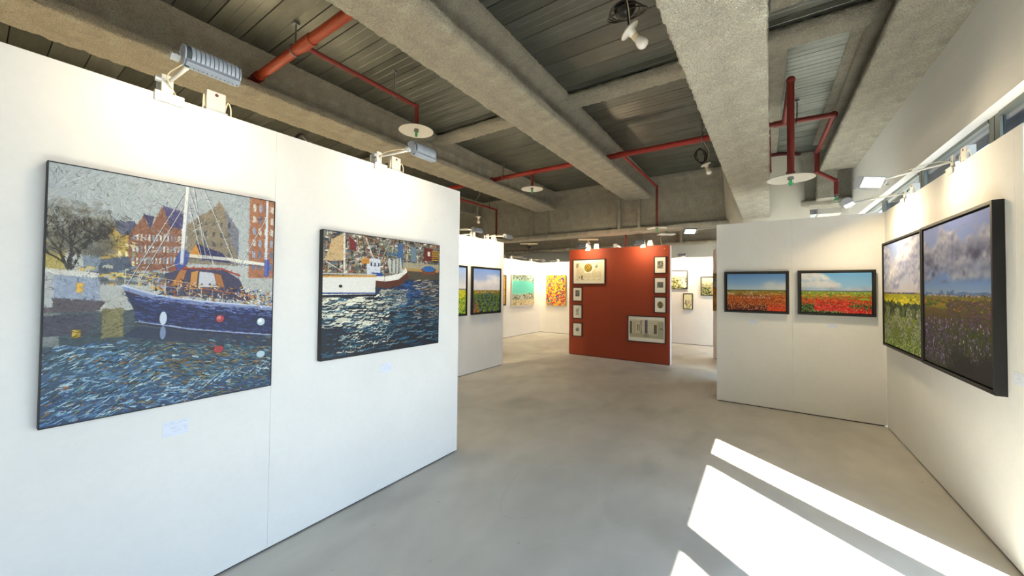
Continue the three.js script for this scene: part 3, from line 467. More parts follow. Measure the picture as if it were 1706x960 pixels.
{ // purple meadow under grey clouds
  const [c, g] = sheet(860, 800, '#888'); bigSky(g, 1); dabs(g, 30, 0.485, 0.497, ['#6f86a8', '#7c90b0'], 0.03, 0.06, 0.3); dabs(g, 160, 0.488, 0.505, ['#b8a090', '#6c5a50', '#d0c0ac', '#4e5c40'], 0.006, 0.01, 0.6);
  grad(g, [[0, '#8c8648'], [0.2, '#7c6c52'], [0.5, '#566038'], [1, '#2a3020']], 0.505, 1);
  dabs(g, 260, 0.51, 0.58, ['#a89a50', '#7c8a40', '#b0824c', '#5c6e34'], 0.02, 0.05, 0.15);
  for (let k = 0; k < 900; k++) { const x = 0.75 + rr(-0.35, 0.3), y = rr(0.53, 0.68); line(g, [[x, y], [x + rr(0.02, 0.06), y + rr(-0.015, 0.004)]], pick(['#66506c', '#5c4c60', '#7a6080', '#7a6450', '#6e7040', '#62663c']), rr(2, 5)); }
  for (let k = 0; k < 3600; k++) { const y = 0.62 + 0.4 * Math.sqrt(rnd()), x = rr(-0.02, 1), L = rr(0.01, 0.035); line(g, [[x, y], [x + rr(-0.012, 0.012), y - L]], pick(['#46542c', '#5c6c34', '#34401f', '#7c8848', '#28301c', '#6c6038']), rr(1.5, 4)); }
  for (const [cx, n, sp] of [[0.1, 480, 0.14], [0.33, 440, 0.15], [0.62, 300, 0.2], [0.9, 140, 0.12]]) for (let k = 0; k < n; k++) { const y = 0.66 + 0.33 * rnd(), s = rr(0.003, 0.008); dot(g, cx + (rr(-sp, sp) + rr(-sp, sp)) * 0.6, y + rr(-0.02, 0.02), s, s * rr(0.7, 1.6), pick(['#7c6490', '#6a5480', '#9480a6', '#5a4870', '#64507c', '#b8a8c4']), 0); }
  for (let k = 0; k < 1500; k++) { const y = 0.64 + 0.38 * Math.sqrt(rnd()), x = rr(-0.02, 1), L = rr(0.01, 0.04); line(g, [[x, y], [x + rr(-0.014, 0.014), y - L]], pick(['#4a562c', '#5c6834', '#38421f', '#6c7640', '#2c341c']), rr(1, 2.6)); }
  clouds(g, 30, 0.4, 1.1, 0.92, 1.04, 0.2, ['26,26,20'], 0.3);
  art.meadow = c;
}
{ // green field with rows of trees, and a yellow field (behind the long partition)
  let [c, g] = sheet(700, 700, '#888'); grad(g, [[0, '#6f8fd0'], [0.7, '#b0bcd8'], [1, '#c9cad4']], 0, 0.5); clouds(g, 80, -0.1, 1.1, 0.3, 0.46, 0.16, ['222,220,226', '204,206,220'], 0.35); clouds(g, 30, 0.5, 1.1, 0.16, 0.36, 0.16, ['226,226,232'], 0.3);
  grad(g, [[0, '#7c8444'], [0.3, '#5c7a38'], [1, '#3c6024']], 0.49, 1); dabs(g, 200, 0.48, 0.56, ['#8c8848', '#5c6c3c', '#c8a860', '#b06a44'], 0.02, 0.04, 0.25); dabs(g, 1200, 0.56, 1, ['#4c7a30', '#6c9a40', '#8aa84c', '#3c5c28', '#a8a048'], 0.01, 0.02, 0.5);
  for (let r = 0; r < 6; r++) for (let k = 0; k < 4 + r; k++) { const y = 0.58 + r * r * 0.014, x = 0.5 + (k - (3 + r) / 2) * (0.07 + r * 0.03), s = 0.018 + r * 0.008; dot(g, x, y + s, s, s * 0.5, '#2c3a2c'); for (let m = 0; m < 14; m++) dot(g, x + rr(-s, s), y + rr(-s, s), s * 0.35, s * 0.35, pick(['#4c6470', '#3c5450', '#688088', '#2f443c'])); }
  dabs(g, 140, 0.62, 1, ['#b05a3a', '#c8784a'], 0.006, 0.012, 0.6, 0, 0.22); art.grove = c;
  [c, g] = sheet(600, 600, '#888'); grad(g, [[0, '#7c9ad4'], [1, '#dcdcdc']], 0, 0.46); rect(g, 0, 0.455, 1, 0.03, '#7a7f92'); grad(g, [[0, '#c8c430'], [0.3, '#a8b430'], [1, '#5c8428']], 0.485, 1);
  dabs(g, 300, 0.5, 0.7, ['#e0d424', '#c8cc30', '#7ca030', '#a0b838'], 0.03, 0.07, 0.2); dabs(g, 1500, 0.66, 1, ['#b8c840', '#5c8c2c', '#88a834', '#d8dc5c', '#3c6824'], 0.012, 0.022, 0.8); art.yellowField = c;
  [c, g] = sheet(400, 480, '#c9952f'); brush(c, g, 700, 40, 14, (u, v) => u * 3, 30, 0.7); art.ochre = c;
  [c, g] = sheet(300, 600, '#8c6a2c'); brush(c, g, 900, 26, 10, (u, v) => 1.2 + v, 34, 0.7); dabs(g, 200, 0, 0.35, ['#6f7f86', '#8b8f84'], 0.05, 0.08, 0.6); art.brown = c;
}
{ // turquoise abstract with grey and sand bands
  const [c, g] = sheet(760, 540, '#4fae9f'); grad(g, [[0, '#6f8a84'], [0.16, '#7fa39a'], [0.24, '#58b3ab'], [0.6, '#64bdb2'], [0.68, '#c5cbbd'], [0.75, '#5c6a60'], [0.84, '#b8b294'], [1, '#c9bd9a']]);
  for (let k = 0; k < 600; k++) { const x = rr(0, 1), y = 0.02 + 0.17 * rnd() * rnd() + (x > 0.75 ? 0.08 : 0); dot(g, x, y, rr(0.006, 0.03), rr(0.004, 0.016), pick(['#3c4c48', '#6c7a74', '#c9cfc4', '#8ba79c', '#2c3a38']), rr(0, 3)); }
  for (let k = 0; k < 700; k++) { const x = rr(0, 1), y = 0.7 + 0.1 * Math.sin(x * 6) * 0.3 + rr(-0.06, 0.09); dot(g, x, y, rr(0.006, 0.03), rr(0.004, 0.014), pick(['#3c463e', '#dfe2d6', '#7c8272', '#56605a', '#a8ab98']), rr(0, 3)); }
  dabs(g, 600, 0.82, 1, ['#c9bd9a', '#a89a78', '#ded5b8', '#8c8468'], 0.01, 0.03, 0.4); brush(c, g, 2500, 14, 5, () => rr(-0.4, 0.4), 12, 0.5); art.turquoise = c;
}
{ // bright tangle of flowers and birds on yellow
  const [c, g] = sheet(560, 800, '#e3b62a');
  for (let k = 0; k < 560; k++) { const x = rr(0, 1), y = rr(0, 1), s = rr(0.02, 0.065), low = y > 0.66, col = pick(low ? ['#c22a4c', '#d23c3c', '#7a2a7c', '#2c8c98', '#3a4ab0', '#e8c42c', '#b0246c', '#e87a2c'] : ['#c8342c', '#e3b62a', '#d8862c', '#3c6a3c', '#d05a8c', '#ecc84c', '#4a4a90', '#b8282c', '#c22a2a', '#e3b62a', '#3a3a7c']); g.save(); g.translate(x * W, y * H); g.rotate(rr(0, 6.3)); g.fillStyle = col; g.beginPath(); g.moveTo(-s * W, 0); g.quadraticCurveTo(0, -s * W, s * W * 1.3, 0); g.quadraticCurveTo(0, s * W * 0.8, -s * W, 0); g.fill(); if (rnd() < 0.4) { g.strokeStyle = '#2c3030'; g.lineWidth = 2; g.stroke(); } g.restore(); }
  for (let k = 0; k < 60; k++) { const x = rr(0, 1), y = rr(0.05, 1), L = rr(0.05, 0.14); line(g, [[x, y], [x + rr(-0.05, 0.05), y - L * 0.5], [x + rr(-0.1, 0.1), y - L]], pick(['#2c5a3c', '#1f3f3a', '#8c3a2c']), rr(2, 5)); } art.flowers = c;
}
{ // printed sheets on the red partition
  let [c, g] = sheet(620, 400, '#d9d2ba'); g.lineWidth = 1; const ink = (a) => `rgba(70,66,58,${a})`;
  for (let k = 0; k < 170; k++) { const x = rr(0.02, 0.95), y = rr(0.05, 0.9); line(g, [[x, y], rnd() < 0.5 ? [x, y + rr(0.05, 0.3)] : [x + rr(0.03, 0.14), y]], ink(rr(0.1, 0.35)), 1.3); }
  for (const [x, y, w, h] of [[0.05, 0.18, 0.14, 0.6], [0.21, 0.3, 0.1, 0.5], [0.62, 0.42, 0.14, 0.4], [0.78, 0.5, 0.16, 0.3], [0.33, 0.62, 0.26, 0.2]]) { g.strokeStyle = ink(0.4); g.lineWidth = 2; g.strokeRect(x * W, y * H, w * W, h * H); rect(g, x, y, w, h, 'rgba(190,180,148,0.4)'); }
  poly(g, [[0.02, 0.04], [0.14, 0.03], [0.1, 0.22], [0.02, 0.3]], 'rgba(90,90,80,0.5)'); poly(g, [[0.72, 0.28], [0.82, 0.08], [0.82, 0.28]], 'rgba(96,96,88,0.7)'); g.beginPath(); g.strokeStyle = ink(0.45); g.lineWidth = 2; g.arc(0.18 * W, 0.32 * H, 0.13 * W, 3.4, 6); g.stroke();
  rect(g, 0.22, 0.7, 0.05, 0.22, 'rgba(58,56,50,0.7)'); dot(g, 0.15, 0.82, 0.03, 0.045, 'rgba(90,84,70,0.6)');
  dot(g, 0.49, 0.3, 0.185, 0.285, '#f0ead6'); dot(g, 0.48, 0.28, 0.15, 0.235, '#8a7b3a'); for (let k = 0; k < 160; k++) { const a = rr(0, 6.3), q = Math.sqrt(rnd()); dot(g, 0.48 + Math.cos(a) * q * 0.13, 0.28 + Math.sin(a) * q * 0.21, 0.012, 0.012, pick(['#c8a83c', '#5c5a34', '#8a8a70', '#d0b85c', '#6b6b66', '#b4962e'])); }
  for (let k = 0; k < 5; k++) rect(g, 0.05 + k * 0.2, 0.93, rr(0.05, 0.1), 0.025, ink(0.55)); rect(g, 0.45, 0.56, 0.09, 0.02, ink(0.6)); art.plan = c;
  [c, g] = sheet(620, 360, '#c9c2ac'); poly(g, [[0.0, 0.75], [1, 0.85], [1, 1], [0, 0.95]], '#b8b19c');
  for (let k = 0; k < 26; k++) line(g, [[k / 25, 1], [0.5 + (k / 25 - 0.5) * 0.3, 0.6]], ink(0.25), 1.5); for (let k = 0; k < 8; k++) line(g, [[0, 0.72 + k * 0.035], [1, 0.76 + k * 0.035]], ink(0.2), 1.3);
  rect(g, 0, 0.1, 0.07, 0.7, '#7f7a70'); rect(g, 0.09, 0.12, 0.09, 0.62, '#bdb49a'); for (const x of [0.22, 0.27]) rect(g, x, 0.26, 0.03, 0.36, '#8f8772'); poly(g, [[0.33, 0.1], [0.34, 0.8], [0.36, 0.8], [0.35, 0.1]], '#6f6a60');
  rect(g, 0.46, 0, 0.075, 0.75, '#6b6678'); for (let k = 0; k < 6; k++) rect(g, 0.48, 0.05 + k * 0.12, 0.03, 0.05, '#9a94a6'); rect(g, 0.42, 0.78, 0.16, 0.18, '#a49c8c'); rect(g, 0.72, 0.25, 0.09, 0.5, '#847d6e'); for (let k = 0; k < 5; k++) line(g, [[0.73 + k * 0.018, 0.26], [0.73 + k * 0.018, 0.74]], ink(0.5), 2); rect(g, 0.83, 0.08, 0.17, 0.8, '#b1aa96'); rect(g, 0.88, 0.44, 0.1, 0.04, '#77705f');
  g.strokeStyle = '#2c2a28'; g.lineWidth = 8; g.beginPath(); g.moveTo(0.38 * W, 0.02 * H); g.quadraticCurveTo(0.32 * W, 0.06 * H, 0.34 * W, 0.18 * H); g.stroke(); line(g, [[0.15, 0.12], [0.8, 0.2]], ink(0.6), 3); g.beginPath(); g.strokeStyle = ink(0.5); g.lineWidth = 3; g.ellipse(0.5 * W, 0.2 * H, 0.14 * W, 0.12 * H, 0, 0.2, 3.2); g.stroke();
  for (let k = 0; k < 700; k++) { const x = rr(0, 1), y = rr(0, 1); line(g, [[x, y], [x + 0.012, y + 0.02]], ink(rr(0.05, 0.25)), 1); } art.interior = c;
  const engrave = (w, h, base, cols, n, shape) => { const [k, q] = sheet(w, h, base); for (let i = 0; i < n; i++) { const x = rr(0, 1), y = rr(0, 1); if (shape && !shape(x, y)) continue; dot(q, x, y, rr(0.02, 0.07), rr(0.015, 0.05), pick(cols), rr(0, 3)); } return k; };
  const greys = ['#2a2a26', '#55544c', '#8a897c', '#3c3c36', '#b5b2a2', '#1e1e1c'];
  art.printA = engrave(160, 190, '#6d6b62', greys, 300); art.printB = engrave(120, 220, '#cfcabb', [...greys, '#cfcabb', '#cfcabb'], 260, (x, y) => Math.sin(x * 9 + y * 14) > -0.3 && Math.abs(x - 0.5) < 0.42);
  art.printC = engrave(190, 190, '#e2dfd2', greys, 900, (x, y) => { const a = Math.abs(x - 0.5), b = y - 0.5; return Math.hypot(a, b) < 0.34 + 0.1 * Math.cos(8 * Math.atan2(b, a)) ; });
  art.printD = engrave(190, 190, '#77756a', [...greys, '#d0ccba'], 320); art.printE = engrave(200, 160, '#4c4e48', [...greys, '#6c7464'], 300);
  art.printF = engrave(200, 200, '#e9e3d2', ['#8a6a2c', '#3c3a30', '#c09a48', '#5c5a48', '#2c2e30'], 900, (x, y) => Math.hypot(x - 0.5, y - 0.5) < 0.44);
  // rocks and leaves at the back right
  for (const [n, w, h, sk] of [['rocksA', 420, 300, 1], ['leaves', 200, 340, 0], ['rocksB', 420, 300, 1]]) {
    [c, g] = sheet(w, h, sk ? '#dcd9c4' : '#c5c4a4'); if (sk) grad(g, [[0, '#d8d4bc'], [1, '#4a4f3a']], 0.2, 1); dabs(g, 420, sk ? 0.25 : 0, 1, ['#5c6838', '#8a9058', '#b9bc8e', '#3c4430', '#c9c6a4'], 0.015, 0.03, 0.8);
    for (let k = 0; k < (sk ? 9 : 14); k++) { const x = rr(0.05, 0.95), y = rr(0.45, 0.9), s = rr(0.05, 0.1); dot(g, x, y, s, s * 1.6, pick(['#cfc4ae', '#b3a58e', '#8f857a', '#ded6c2']), rr(-0.4, 0.4)); line(g, [[x + s * 0.7, y - s], [x + s * 0.8, y + s]], '#2f2e2a', 5); } brush(c, g, 900, 8, 3, () => rr(0.8, 2.3), 26, 0.7); art[n] = c;
  }
}

// contrast about a middle grey, brightness shift and saturation of a whole picture
function grade(n, con, mid, out, sat = 1) { const c = art[n], g = c.getContext('2d'), im = g.getImageData(0, 0, c.width, c.height), d = im.data; for (let i = 0; i < d.length; i += 4) { const l = 0.3 * d[i] + 0.6 * d[i + 1] + 0.1 * d[i + 2]; for (let k = 0; k < 3; k++) d[i + k] = clamp(((l + (d[i + k] - l) * sat) - mid) * con + out, 6, 250); } g.putImageData(im, 0, 0); }
for (const q of [['ship', 1.15, 120, 112, 0.85], ['boats', 1.2, 120, 104, 0.8], ['heath', 1.12, 128, 106, 0.92], ['poppies', 1.12, 128, 106, 0.9], ['olives', 1.1, 150, 136, 1.05], ['meadow', 1.12, 150, 116, 1.2], ['grove', 1.1, 128, 116], ['yellowField', 1.05, 128, 124], ['turquoise', 1.1, 128, 124], ['flowers', 1.1, 128, 122], ['plan', 1.3, 170, 165], ['interior', 1.35, 170, 160], ['rocksA', 1.35, 130, 120], ['leaves', 1.35, 130, 125], ['rocksB', 1.35, 130, 115]]) grade(...q);

// ------------------------------------------------------------------ framed and stretched pictures
// local frame of each picture: x to the right, y up from its lower edge, z out from the wall
function railGeo(L, w, d) {
  const s = new THREE.Shape([[-L / 2, 0], [L / 2, 0], [L / 2 - w, w], [-L / 2 + w, w]].map((p) => new THREE.Vector2(...p)));
  const b = Math.min(0.0015, w * 0.2); return new THREE.ExtrudeGeometry(s, { depth: d - 2 * b, bevelEnabled: true, bevelThickness: b, bevelSize: b, bevelOffset: -b, bevelSegments: 1 }).translate(0, 0, b);
}
function rails(t, w, h, r, d, mat) {
  for (const [L, x, y, a] of [[w, 0, 0, 0], [w, 0, h, Math.PI], [h, w / 2, h / 2, Math.PI / 2], [h, -w / 2, h / 2, -Math.PI / 2]]) { const m = mesh('frame_rail', railGeo(L, r, d), mat, t); m.position.set(x, y, 0); m.rotation.z = a; }
}
function picture(label, name, pos, turn, w, h, o) {
  const t = thing(name, label, o.cat ?? 'painting', pos, turn, o.group);
  const face = std({ map: canvasTex(o.art), roughness: o.rough ?? 0.75, ...(o.relief ? { bumpMap: canvasTex(o.art, false), bumpScale: o.relief } : {}) }), side = o.side ?? blackEdge;
  if (o.kind === 'wrap') {
    mesh('canvas', box(w, h, o.depth - 0.012, 0, h / 2, o.depth / 2 + 0.006), [side, side, side, side, face, side], t);
    if (!o.rail) for (const [a, b, c, d] of [[-w / 2 + 0.01, w / 2 - 0.01, 0.01, 0.05], [-w / 2 + 0.01, w / 2 - 0.01, h - 0.05, h - 0.01], [-w / 2 + 0.01, -w / 2 + 0.05, 0.05, h - 0.05], [w / 2 - 0.05, w / 2 - 0.01, 0.05, h - 0.05]]) mesh('stretcher_bar', span(a, b, c, d, 0, 0.012), cream, t);
    if (o.rail) rails(t, w + 2 * o.rail, h + 2 * o.rail, o.rail, o.depth + 0.003, o.frame), t.children.slice(1).forEach((m) => (m.position.y -= o.rail));
  } else if (o.kind === 'float') {
    rails(t, w, h, o.rail, o.depth, o.frame ?? blackFrame);
    mesh('backing', box(w - o.rail, h - o.rail, 0.012, 0, h / 2, 0.007), blackEdge, t);
    const g = o.rail + o.gap; mesh('canvas', box(w - 2 * g, h - 2 * g, o.depth - 0.022, 0, h / 2, (o.depth - 0.022) / 2 + 0.013), [side, side, side, side, face, side], t);
  } else {
    rails(t, w, h, o.rail, o.depth, o.frame ?? blackFrame);
    const iw = w - 2 * o.rail, ih = h - 2 * o.rail, m = o.mat, s = new THREE.Shape([[-iw / 2, 0], [iw / 2, 0], [iw / 2, ih], [-iw / 2, ih]].map((p) => new THREE.Vector2(...p)));
    s.holes.push(new THREE.Path([[-iw / 2 + m[0], m[1]], [-iw / 2 + m[0], ih - m[2]], [iw / 2 - m[0], ih - m[2]], [iw / 2 - m[0], m[1]]].map((p) => new THREE.Vector2(...p))));
    mesh('passepartout', new THREE.ExtrudeGeometry(s, { depth: 0.003, bevelEnabled: false }).translate(0, o.rail, o.depth - 0.012), matBoard, t);
    mesh('print', box(iw - 0.002, ih - 0.002, 0.004, 0, 0, 0).translate(0, o.rail + ih / 2, o.depth - 0.015), (() => {   // the picture fills the window of the passepartout
      const f = face.map, fw = iw - 2 * m[0], fh = ih - m[1] - m[2]; f.wrapS = f.wrapT = THREE.ClampToEdgeWrapping; f.repeat.set(iw / fw, ih / fh); f.offset.set(-m[0] / fw, -m[1] / fh); return [side, side, side, side, face, side];
    })(), t);
    mesh('backing', box(iw + 0.004, ih + 0.004, 0.006, 0, h / 2, 0.004), blackEdge, t);
  }
  return t;
}
picture('large painting of a dark blue sailing ship before brick gable houses', 'painting', [-2.407, 0.971, -0.591], Q, 0.828, 1.064, { kind: 'wrap', depth: 0.04, art: art.ship, relief: 0.004, rough: 0.5, rail: 0.004, frame: blackFrame });
picture('painting of a white hull and fishing boat on dark rippling water', 'painting', [-2.407, 1.063, -1.82], Q, 1.04, 0.85, { kind: 'wrap', depth: 0.04, art: art.boats, relief: 0.002, rough: 0.5, rail: 0.004, frame: blackFrame });
picture('black framed painting of a yellow field, half hidden by the long partition', 'painting', [-4.36, 1.056, -4.525], Q, 0.88, 0.877, { kind: 'float', depth: 0.05, rail: 0.022, gap: 0.014, art: art.yellowField });
picture('black framed painting of a green field with rows of round trees', 'painting', [-4.36, 1.059, -5.54], Q, 0.874, 0.874, { kind: 'float', depth: 0.05, rail: 0.022, gap: 0.014, art: art.grove });
picture('black framed ochre yellow picture, only its right edge showing', 'painting', [-6.62, 1.012, -8.98], Q, 0.8, 0.934, { kind: 'float', depth: 0.05, rail: 0.03, gap: 0.01, art: art.ochre });
picture('turquoise abstract painting with grey and sand bands, pale frame', 'painting', [-6.62, 0.977, -10.38], Q, 1.39, 1.02, { kind: 'float', depth: 0.05, rail: 0.02, gap: 0.006, art: art.turquoise, frame: std({ color: 0xd8d2c0, roughness: 0.6 }), relief: 0.003 });
picture('tall canvas crowded with red and blue flowers on yellow', 'painting', [-5.962, 0.961, -11.538], 0, 0.742, 1.06, { kind: 'wrap', depth: 0.05, art: art.flowers, side: std({ color: 0xd8a63a }) });
const PR = 'framed prints on the red partition', pr = (l, x0, x1, y0, y1, o) => picture(l, 'framed_print', [(x0 + x1) / 2, y0, -8.08], 0, x1 - x0, y1 - y0, { kind: 'mat', depth: 0.028, rail: 0.017, cat: 'framed print', group: PR, rough: 0.7, ...o });
pr('wide framed plan drawing with a golden disc, top left of the red partition', -3.728, -2.939, 1.653, 2.231, { art: art.plan, mat: [0.05, 0.06, 0.06] });
pr('small framed print of a dark rectangle, directly under the wide plan', -3.731, -3.489, 1.252, 1.585, { art: art.printA, mat: [0.05, 0.1, 0.055] });
pr('small framed print of a scratchy upright figure, middle of the left column', -3.729, -3.489, 0.848, 1.177, { art: art.printB, mat: [0.06, 0.07, 0.07] });
pr('small framed print of a dark ornate crest, lowest in the left column', -3.727, -3.487, 0.432, 0.753, { art: art.printC, mat: [0.045, 0.085, 0.085] });
pr('small framed print of a grey square scene, topmost in the right column', -1.887, -1.645, 1.877, 2.231, { art: art.printD, mat: [0.045, 0.09, 0.075] });
pr('small framed print of a low dark landscape, middle of the right column', -1.887, -1.645, 1.463, 1.803, { art: art.printE, mat: [0.045, 0.105, 0.085] });
pr('small framed print of a round brown and gold image, above the wide interior', -1.886, -1.644, 1.061, 1.396, { art: art.printF, mat: [0.04, 0.07, 0.07] });
pr('wide framed drawing of an interior with a violet tower, low on red partition', -2.432, -1.656, 0.43, 0.985, { art: art.interior, mat: [0.025, 0.075, 0.065] });
picture('black framed painting of orange heath under a clear blue sky', 'painting', [-0.088, 1.246, -5.95], 0, 0.72, 0.554, { kind: 'float', depth: 0.06, rail: 0.027, gap: 0.008, art: art.heath });
picture('black framed painting of red poppies under a white cloud', 'painting', [0.718, 1.25, -5.95], 0, 0.716, 0.552, { kind: 'float', depth: 0.06, rail: 0.027, gap: 0.008, art: art.poppies });
picture('large black framed painting of an olive grove under pale clouds', 'painting', [1.165, 0.948, -5.21], -Q, 1.25, 1.142, { kind: 'float', depth: 0.05, rail: 0.022, gap: 0.012, art: art.olives });
picture('large black framed painting of a purple meadow under grey clouds', 'painting', [1.165, 0.944, -3.981], -Q, 1.192, 1.15, { kind: 'float', depth: 0.05, rail: 0.022, gap: 0.012, art: art.meadow });
picture('dark framed picture of pale rocks, just right of the red partition', 'painting', [-2.24, 1.565, -11.54], 0, 0.914, 0.535, { kind: 'float', depth: 0.035, rail: 0.016, gap: 0.004, art: art.rocksA });
picture('small upright framed picture of leaves, lowest on the back right wall', 'painting', [-1.773, 0.992, -11.54], 0, 0.25, 0.452, { kind: 'float', depth: 0.035, rail: 0.014, gap: 0.004, art: art.leaves });
picture('dark framed picture of rocks, partly hidden by the brown canvas', 'painting', [-1.046, 1.39, -11.54], 0, 0.8, 0.524, { kind: 'float', depth: 0.035, rail: 0.016, gap: 0.004, art: art.rocksB });
picture('brown and grey canvas, a narrow strip showing at the right partition edge', 'painting', [-0.592, 1.083, -9.498], 0, 0.7, 0.837, { kind: 'wrap', depth: 0.05, art: art.brown, side: std({ color: 0x8c6a2c }) });

// caption cards under the pictures: rows of tiny print
{
  const card = (seedLines, w, h) => {
    const [c, g] = canvas(256, 180); g.fillStyle = '#dfe4f0'; g.fillRect(0, 0, 256, 180);
    const row = (x0, x1, y, s, col) => { g.fillStyle = col; for (let x = x0; x < x1; x += s * rr(0.9, 1.5)) { if (rnd() < 0.12) { x += s; continue; } for (let k = 0; k < 3; k++) g.fillRect(x + rr(0, s * 0.5), y + rr(0, s * 0.7), rr(1, s * 0.5), rr(1, s * 0.4)); } };
    row(14, 150 + seedLines * 20, 18, 13, '#50566c'); row(14, 180, 42, 7, '#7c8296'); for (let k = 0; k < 4; k++) row(rr(20, 120), 240, 74 + k * 18, 8, pick(['#5a6076', '#7c8296'])); row(14, 90, 156, 7, '#7c8296');
    return canvasTex(c);
  };
  const cardMap = [card(0), card(2), card(4)];
  const capt = (label, pos, turn, w, h, k) => { const t = new THREE.Mesh(box(w, h, 0.0016, 0, h / 2, 0.0008), [matBoard, matBoard, matBoard, matBoard, std({ map: cardMap[k], roughness: 0.7 }), matBoard]); t.name = numbered('caption_card'); t.position.set(...pos); t.rotation.y = turn; t.userData = { label, category: 'caption card', group: 'caption cards under the pictures' }; scene.add(t); };
  capt('caption card under the painting of the dark blue ship', [-2.407, 0.804, -0.6], Q, 0.097, 0.072, 2);
  capt('caption card under the painting of boats on dark water', [-2.407, 0.89, -1.832], Q, 0.096, 0.068, 0);
  capt('caption card under the green field with rows of trees', [-4.36, 0.895, -5.515], Q, 0.14, 0.085, 1);
  capt('caption card under the orange heath painting', [-0.111, 1.092, -5.95], 0, 0.1, 0.065, 1);
  capt('caption card under the red poppies painting', [0.69, 1.092, -5.95], 0, 0.1, 0.066, 0);
  capt('caption card beside the purple meadow painting, cut by the photo edge', [1.165, 1.035, -3.26], -Q, 0.12, 0.07, 2);
  capt('caption card under the turquoise abstract painting', [-6.62, 0.86, -10.42], Q, 0.12, 0.07, 0);
  capt('caption card under the flower canvas', [-5.92, 0.82, -11.54], 0, 0.12, 0.07, 1);
  capt('caption card under the small upright picture of leaves', [-1.77, 0.87, -11.54], 0, 0.1, 0.065, 2);
}

// ------------------------------------------------------------------ clamp lamps on the partition tops
// local frame: origin on the partition top above its face, x out into the room, z along the face
function lampProto(drop = 0) {   // drop: how far the arm hangs at its outer end
  const t = thing('clamp_lamp', 'x', 'lamp');
  mesh('clamp', mergeGeometries([rbox(0.13, 0.012, 0.11, 0.003, -0.05, 0.006, 0), rbox(0.008, 0.05, 0.11, 0.002, 0.008, -0.012, 0), rbox(0.014, 0.1, 0.045, 0.003, -0.012, 0.055, 0.006), rbox(0.014, 0.085, 0.06, 0.003, -0.085, 0.05, 0)]), lampWhite, t);
  mesh('arm', rod([-0.1, 0.075, 0.004], [0.385, 0.045 - drop, 0.004], 0.008, 12), lampWhite, t);
  mesh('knob', rod([-0.012, 0.075, 0.03], [-0.012, 0.075, 0.052], 0.014, 14), lampGrey, t);
  mesh('cable', wire([[0.34, 0.052 - drop, 0.012], [0.2, 0.075 - drop / 2, 0.016], [0.05, 0.07, 0.02], [-0.03, 0.03, -0.03], [-0.06, 0.016, -0.048]], 0.003), cream, t);
  const head = new THREE.Group(); head.name = 'head'; head.scale.set(0.68, 0.68, 0.84); head.position.set(0.41, 0.035 - drop, 0); head.rotation.order = 'YXZ'; head.rotation.z = 0.5; t.add(head);   // local -x of the head is the lit face
  const D = (r, n = 20) => { const s = new THREE.Shape(); s.moveTo(-0.022, -r * 0.98); s.lineTo(-0.022, r * 0.98); for (let k = 0; k <= n; k++) { const a = Math.PI / 2 - Math.PI * k / n; s.lineTo(Math.cos(a) * r * 0.92, Math.sin(a) * r); } s.closePath(); return s; };
  mesh('housing', new THREE.ExtrudeGeometry(D(0.064), { depth: 0.22, bevelEnabled: true, bevelThickness: 0.003, bevelSize: 0.003, bevelSegments: 2 }).translate(0, 0, -0.11), lampDark, head);
  mesh('end_cap', new THREE.ExtrudeGeometry(D(0.071), { depth: 0.005, bevelEnabled: false }).translate(0, 0, 0.112), lampGrey, head); mesh('end_cap', new THREE.ExtrudeGeometry(D(0.071), { depth: 0.005, bevelEnabled: false }).translate(0, 0, -0.117), lampGrey, head);
  const fin = new THREE.ExtrudeGeometry(D(0.07), { depth: 0.013, bevelEnabled: true, bevelThickness: 0.001, bevelSize: 0.001, bevelSegments: 1 });
  for (let k = 0; k < 11; k++) { const m = mesh('cooling_fin', fin, lampGrey, head); m.position.z = -0.106 + k * 0.0183; }
  mesh('skirt', rbox(0.03, 0.05, 0.226, 0.004, 0.02, -0.066, 0), lampGrey, head);
  mesh('bracket', mergeGeometries([rbox(0.05, 0.045, 0.005, 0.0015, -0.02, 0, 0.124), rbox(0.05, 0.005, 0.035, 0.0015, -0.02, -0.022, 0.14), rbox(0.04, 0.03, 0.004, 0.0015, -0.025, -0.01, 0.156)]), lampWhite, head);
  mesh('rim', mergeGeometries([rbox(0.008, 0.014, 0.22, 0.002, -0.026, 0.062, 0), rbox(0.008, 0.014, 0.22, 0.002, -0.026, -0.062, 0), rbox(0.008, 0.11, 0.012, 0.002, -0.026, 0, 0.104), rbox(0.008, 0.11, 0.012, 0.002, -0.026, 0, -0.104)]), lampWhite, head);
  mesh('lens', box(0.004, 0.112, 0.198, -0.026, 0, 0), glow, head);
  const l = new THREE.RectAreaLight(LAMP_COLOR, LAMP_POWER / (0.11 * 0.19), 0.19, 0.11); l.name = 'lamp_light'; l.position.set(-0.06, 0, 0); l.rotation.y = Math.PI / 2; head.add(l);
  for (const m of head.children) m.position.z -= 0.05;   // the arm holds the head near one end   // shines along local -x
  return t;
}
const LG = 'clamp lamps on the partition tops';
const lamp0 = lampProto(); lamp0.getObjectByName('lamp_light').intensity *= 0.85; lamp0.userData = { label: 'nearest clamp lamp on the long left partition, above the ship painting', category: 'lamp', group: LG };
lamp0.position.set(-2.407, TOP, -0.54);
const lampAt = (label, x, z, turn, tilt = 0.5, yaw = 0, power = 1) => { const o = copyOf(lamp0, label, [x, TOP, z], turn), h = o.getObjectByName('head'); h.rotation.z = tilt; h.rotation.y = yaw; o.getObjectByName('lamp_light').intensity *= power; return o; };
lampAt('clamp lamp on the long left partition, above the boats painting', -2.407, -1.75, 0);
lampAt('clamp lamp on the second left partition, above the yellow field', -4.36, -4.72, 0, 0.95, 0, 4);
lampAt('clamp lamp on the second left partition, above the green field', -4.36, -5.62, 0, 0.95, 0, 4);
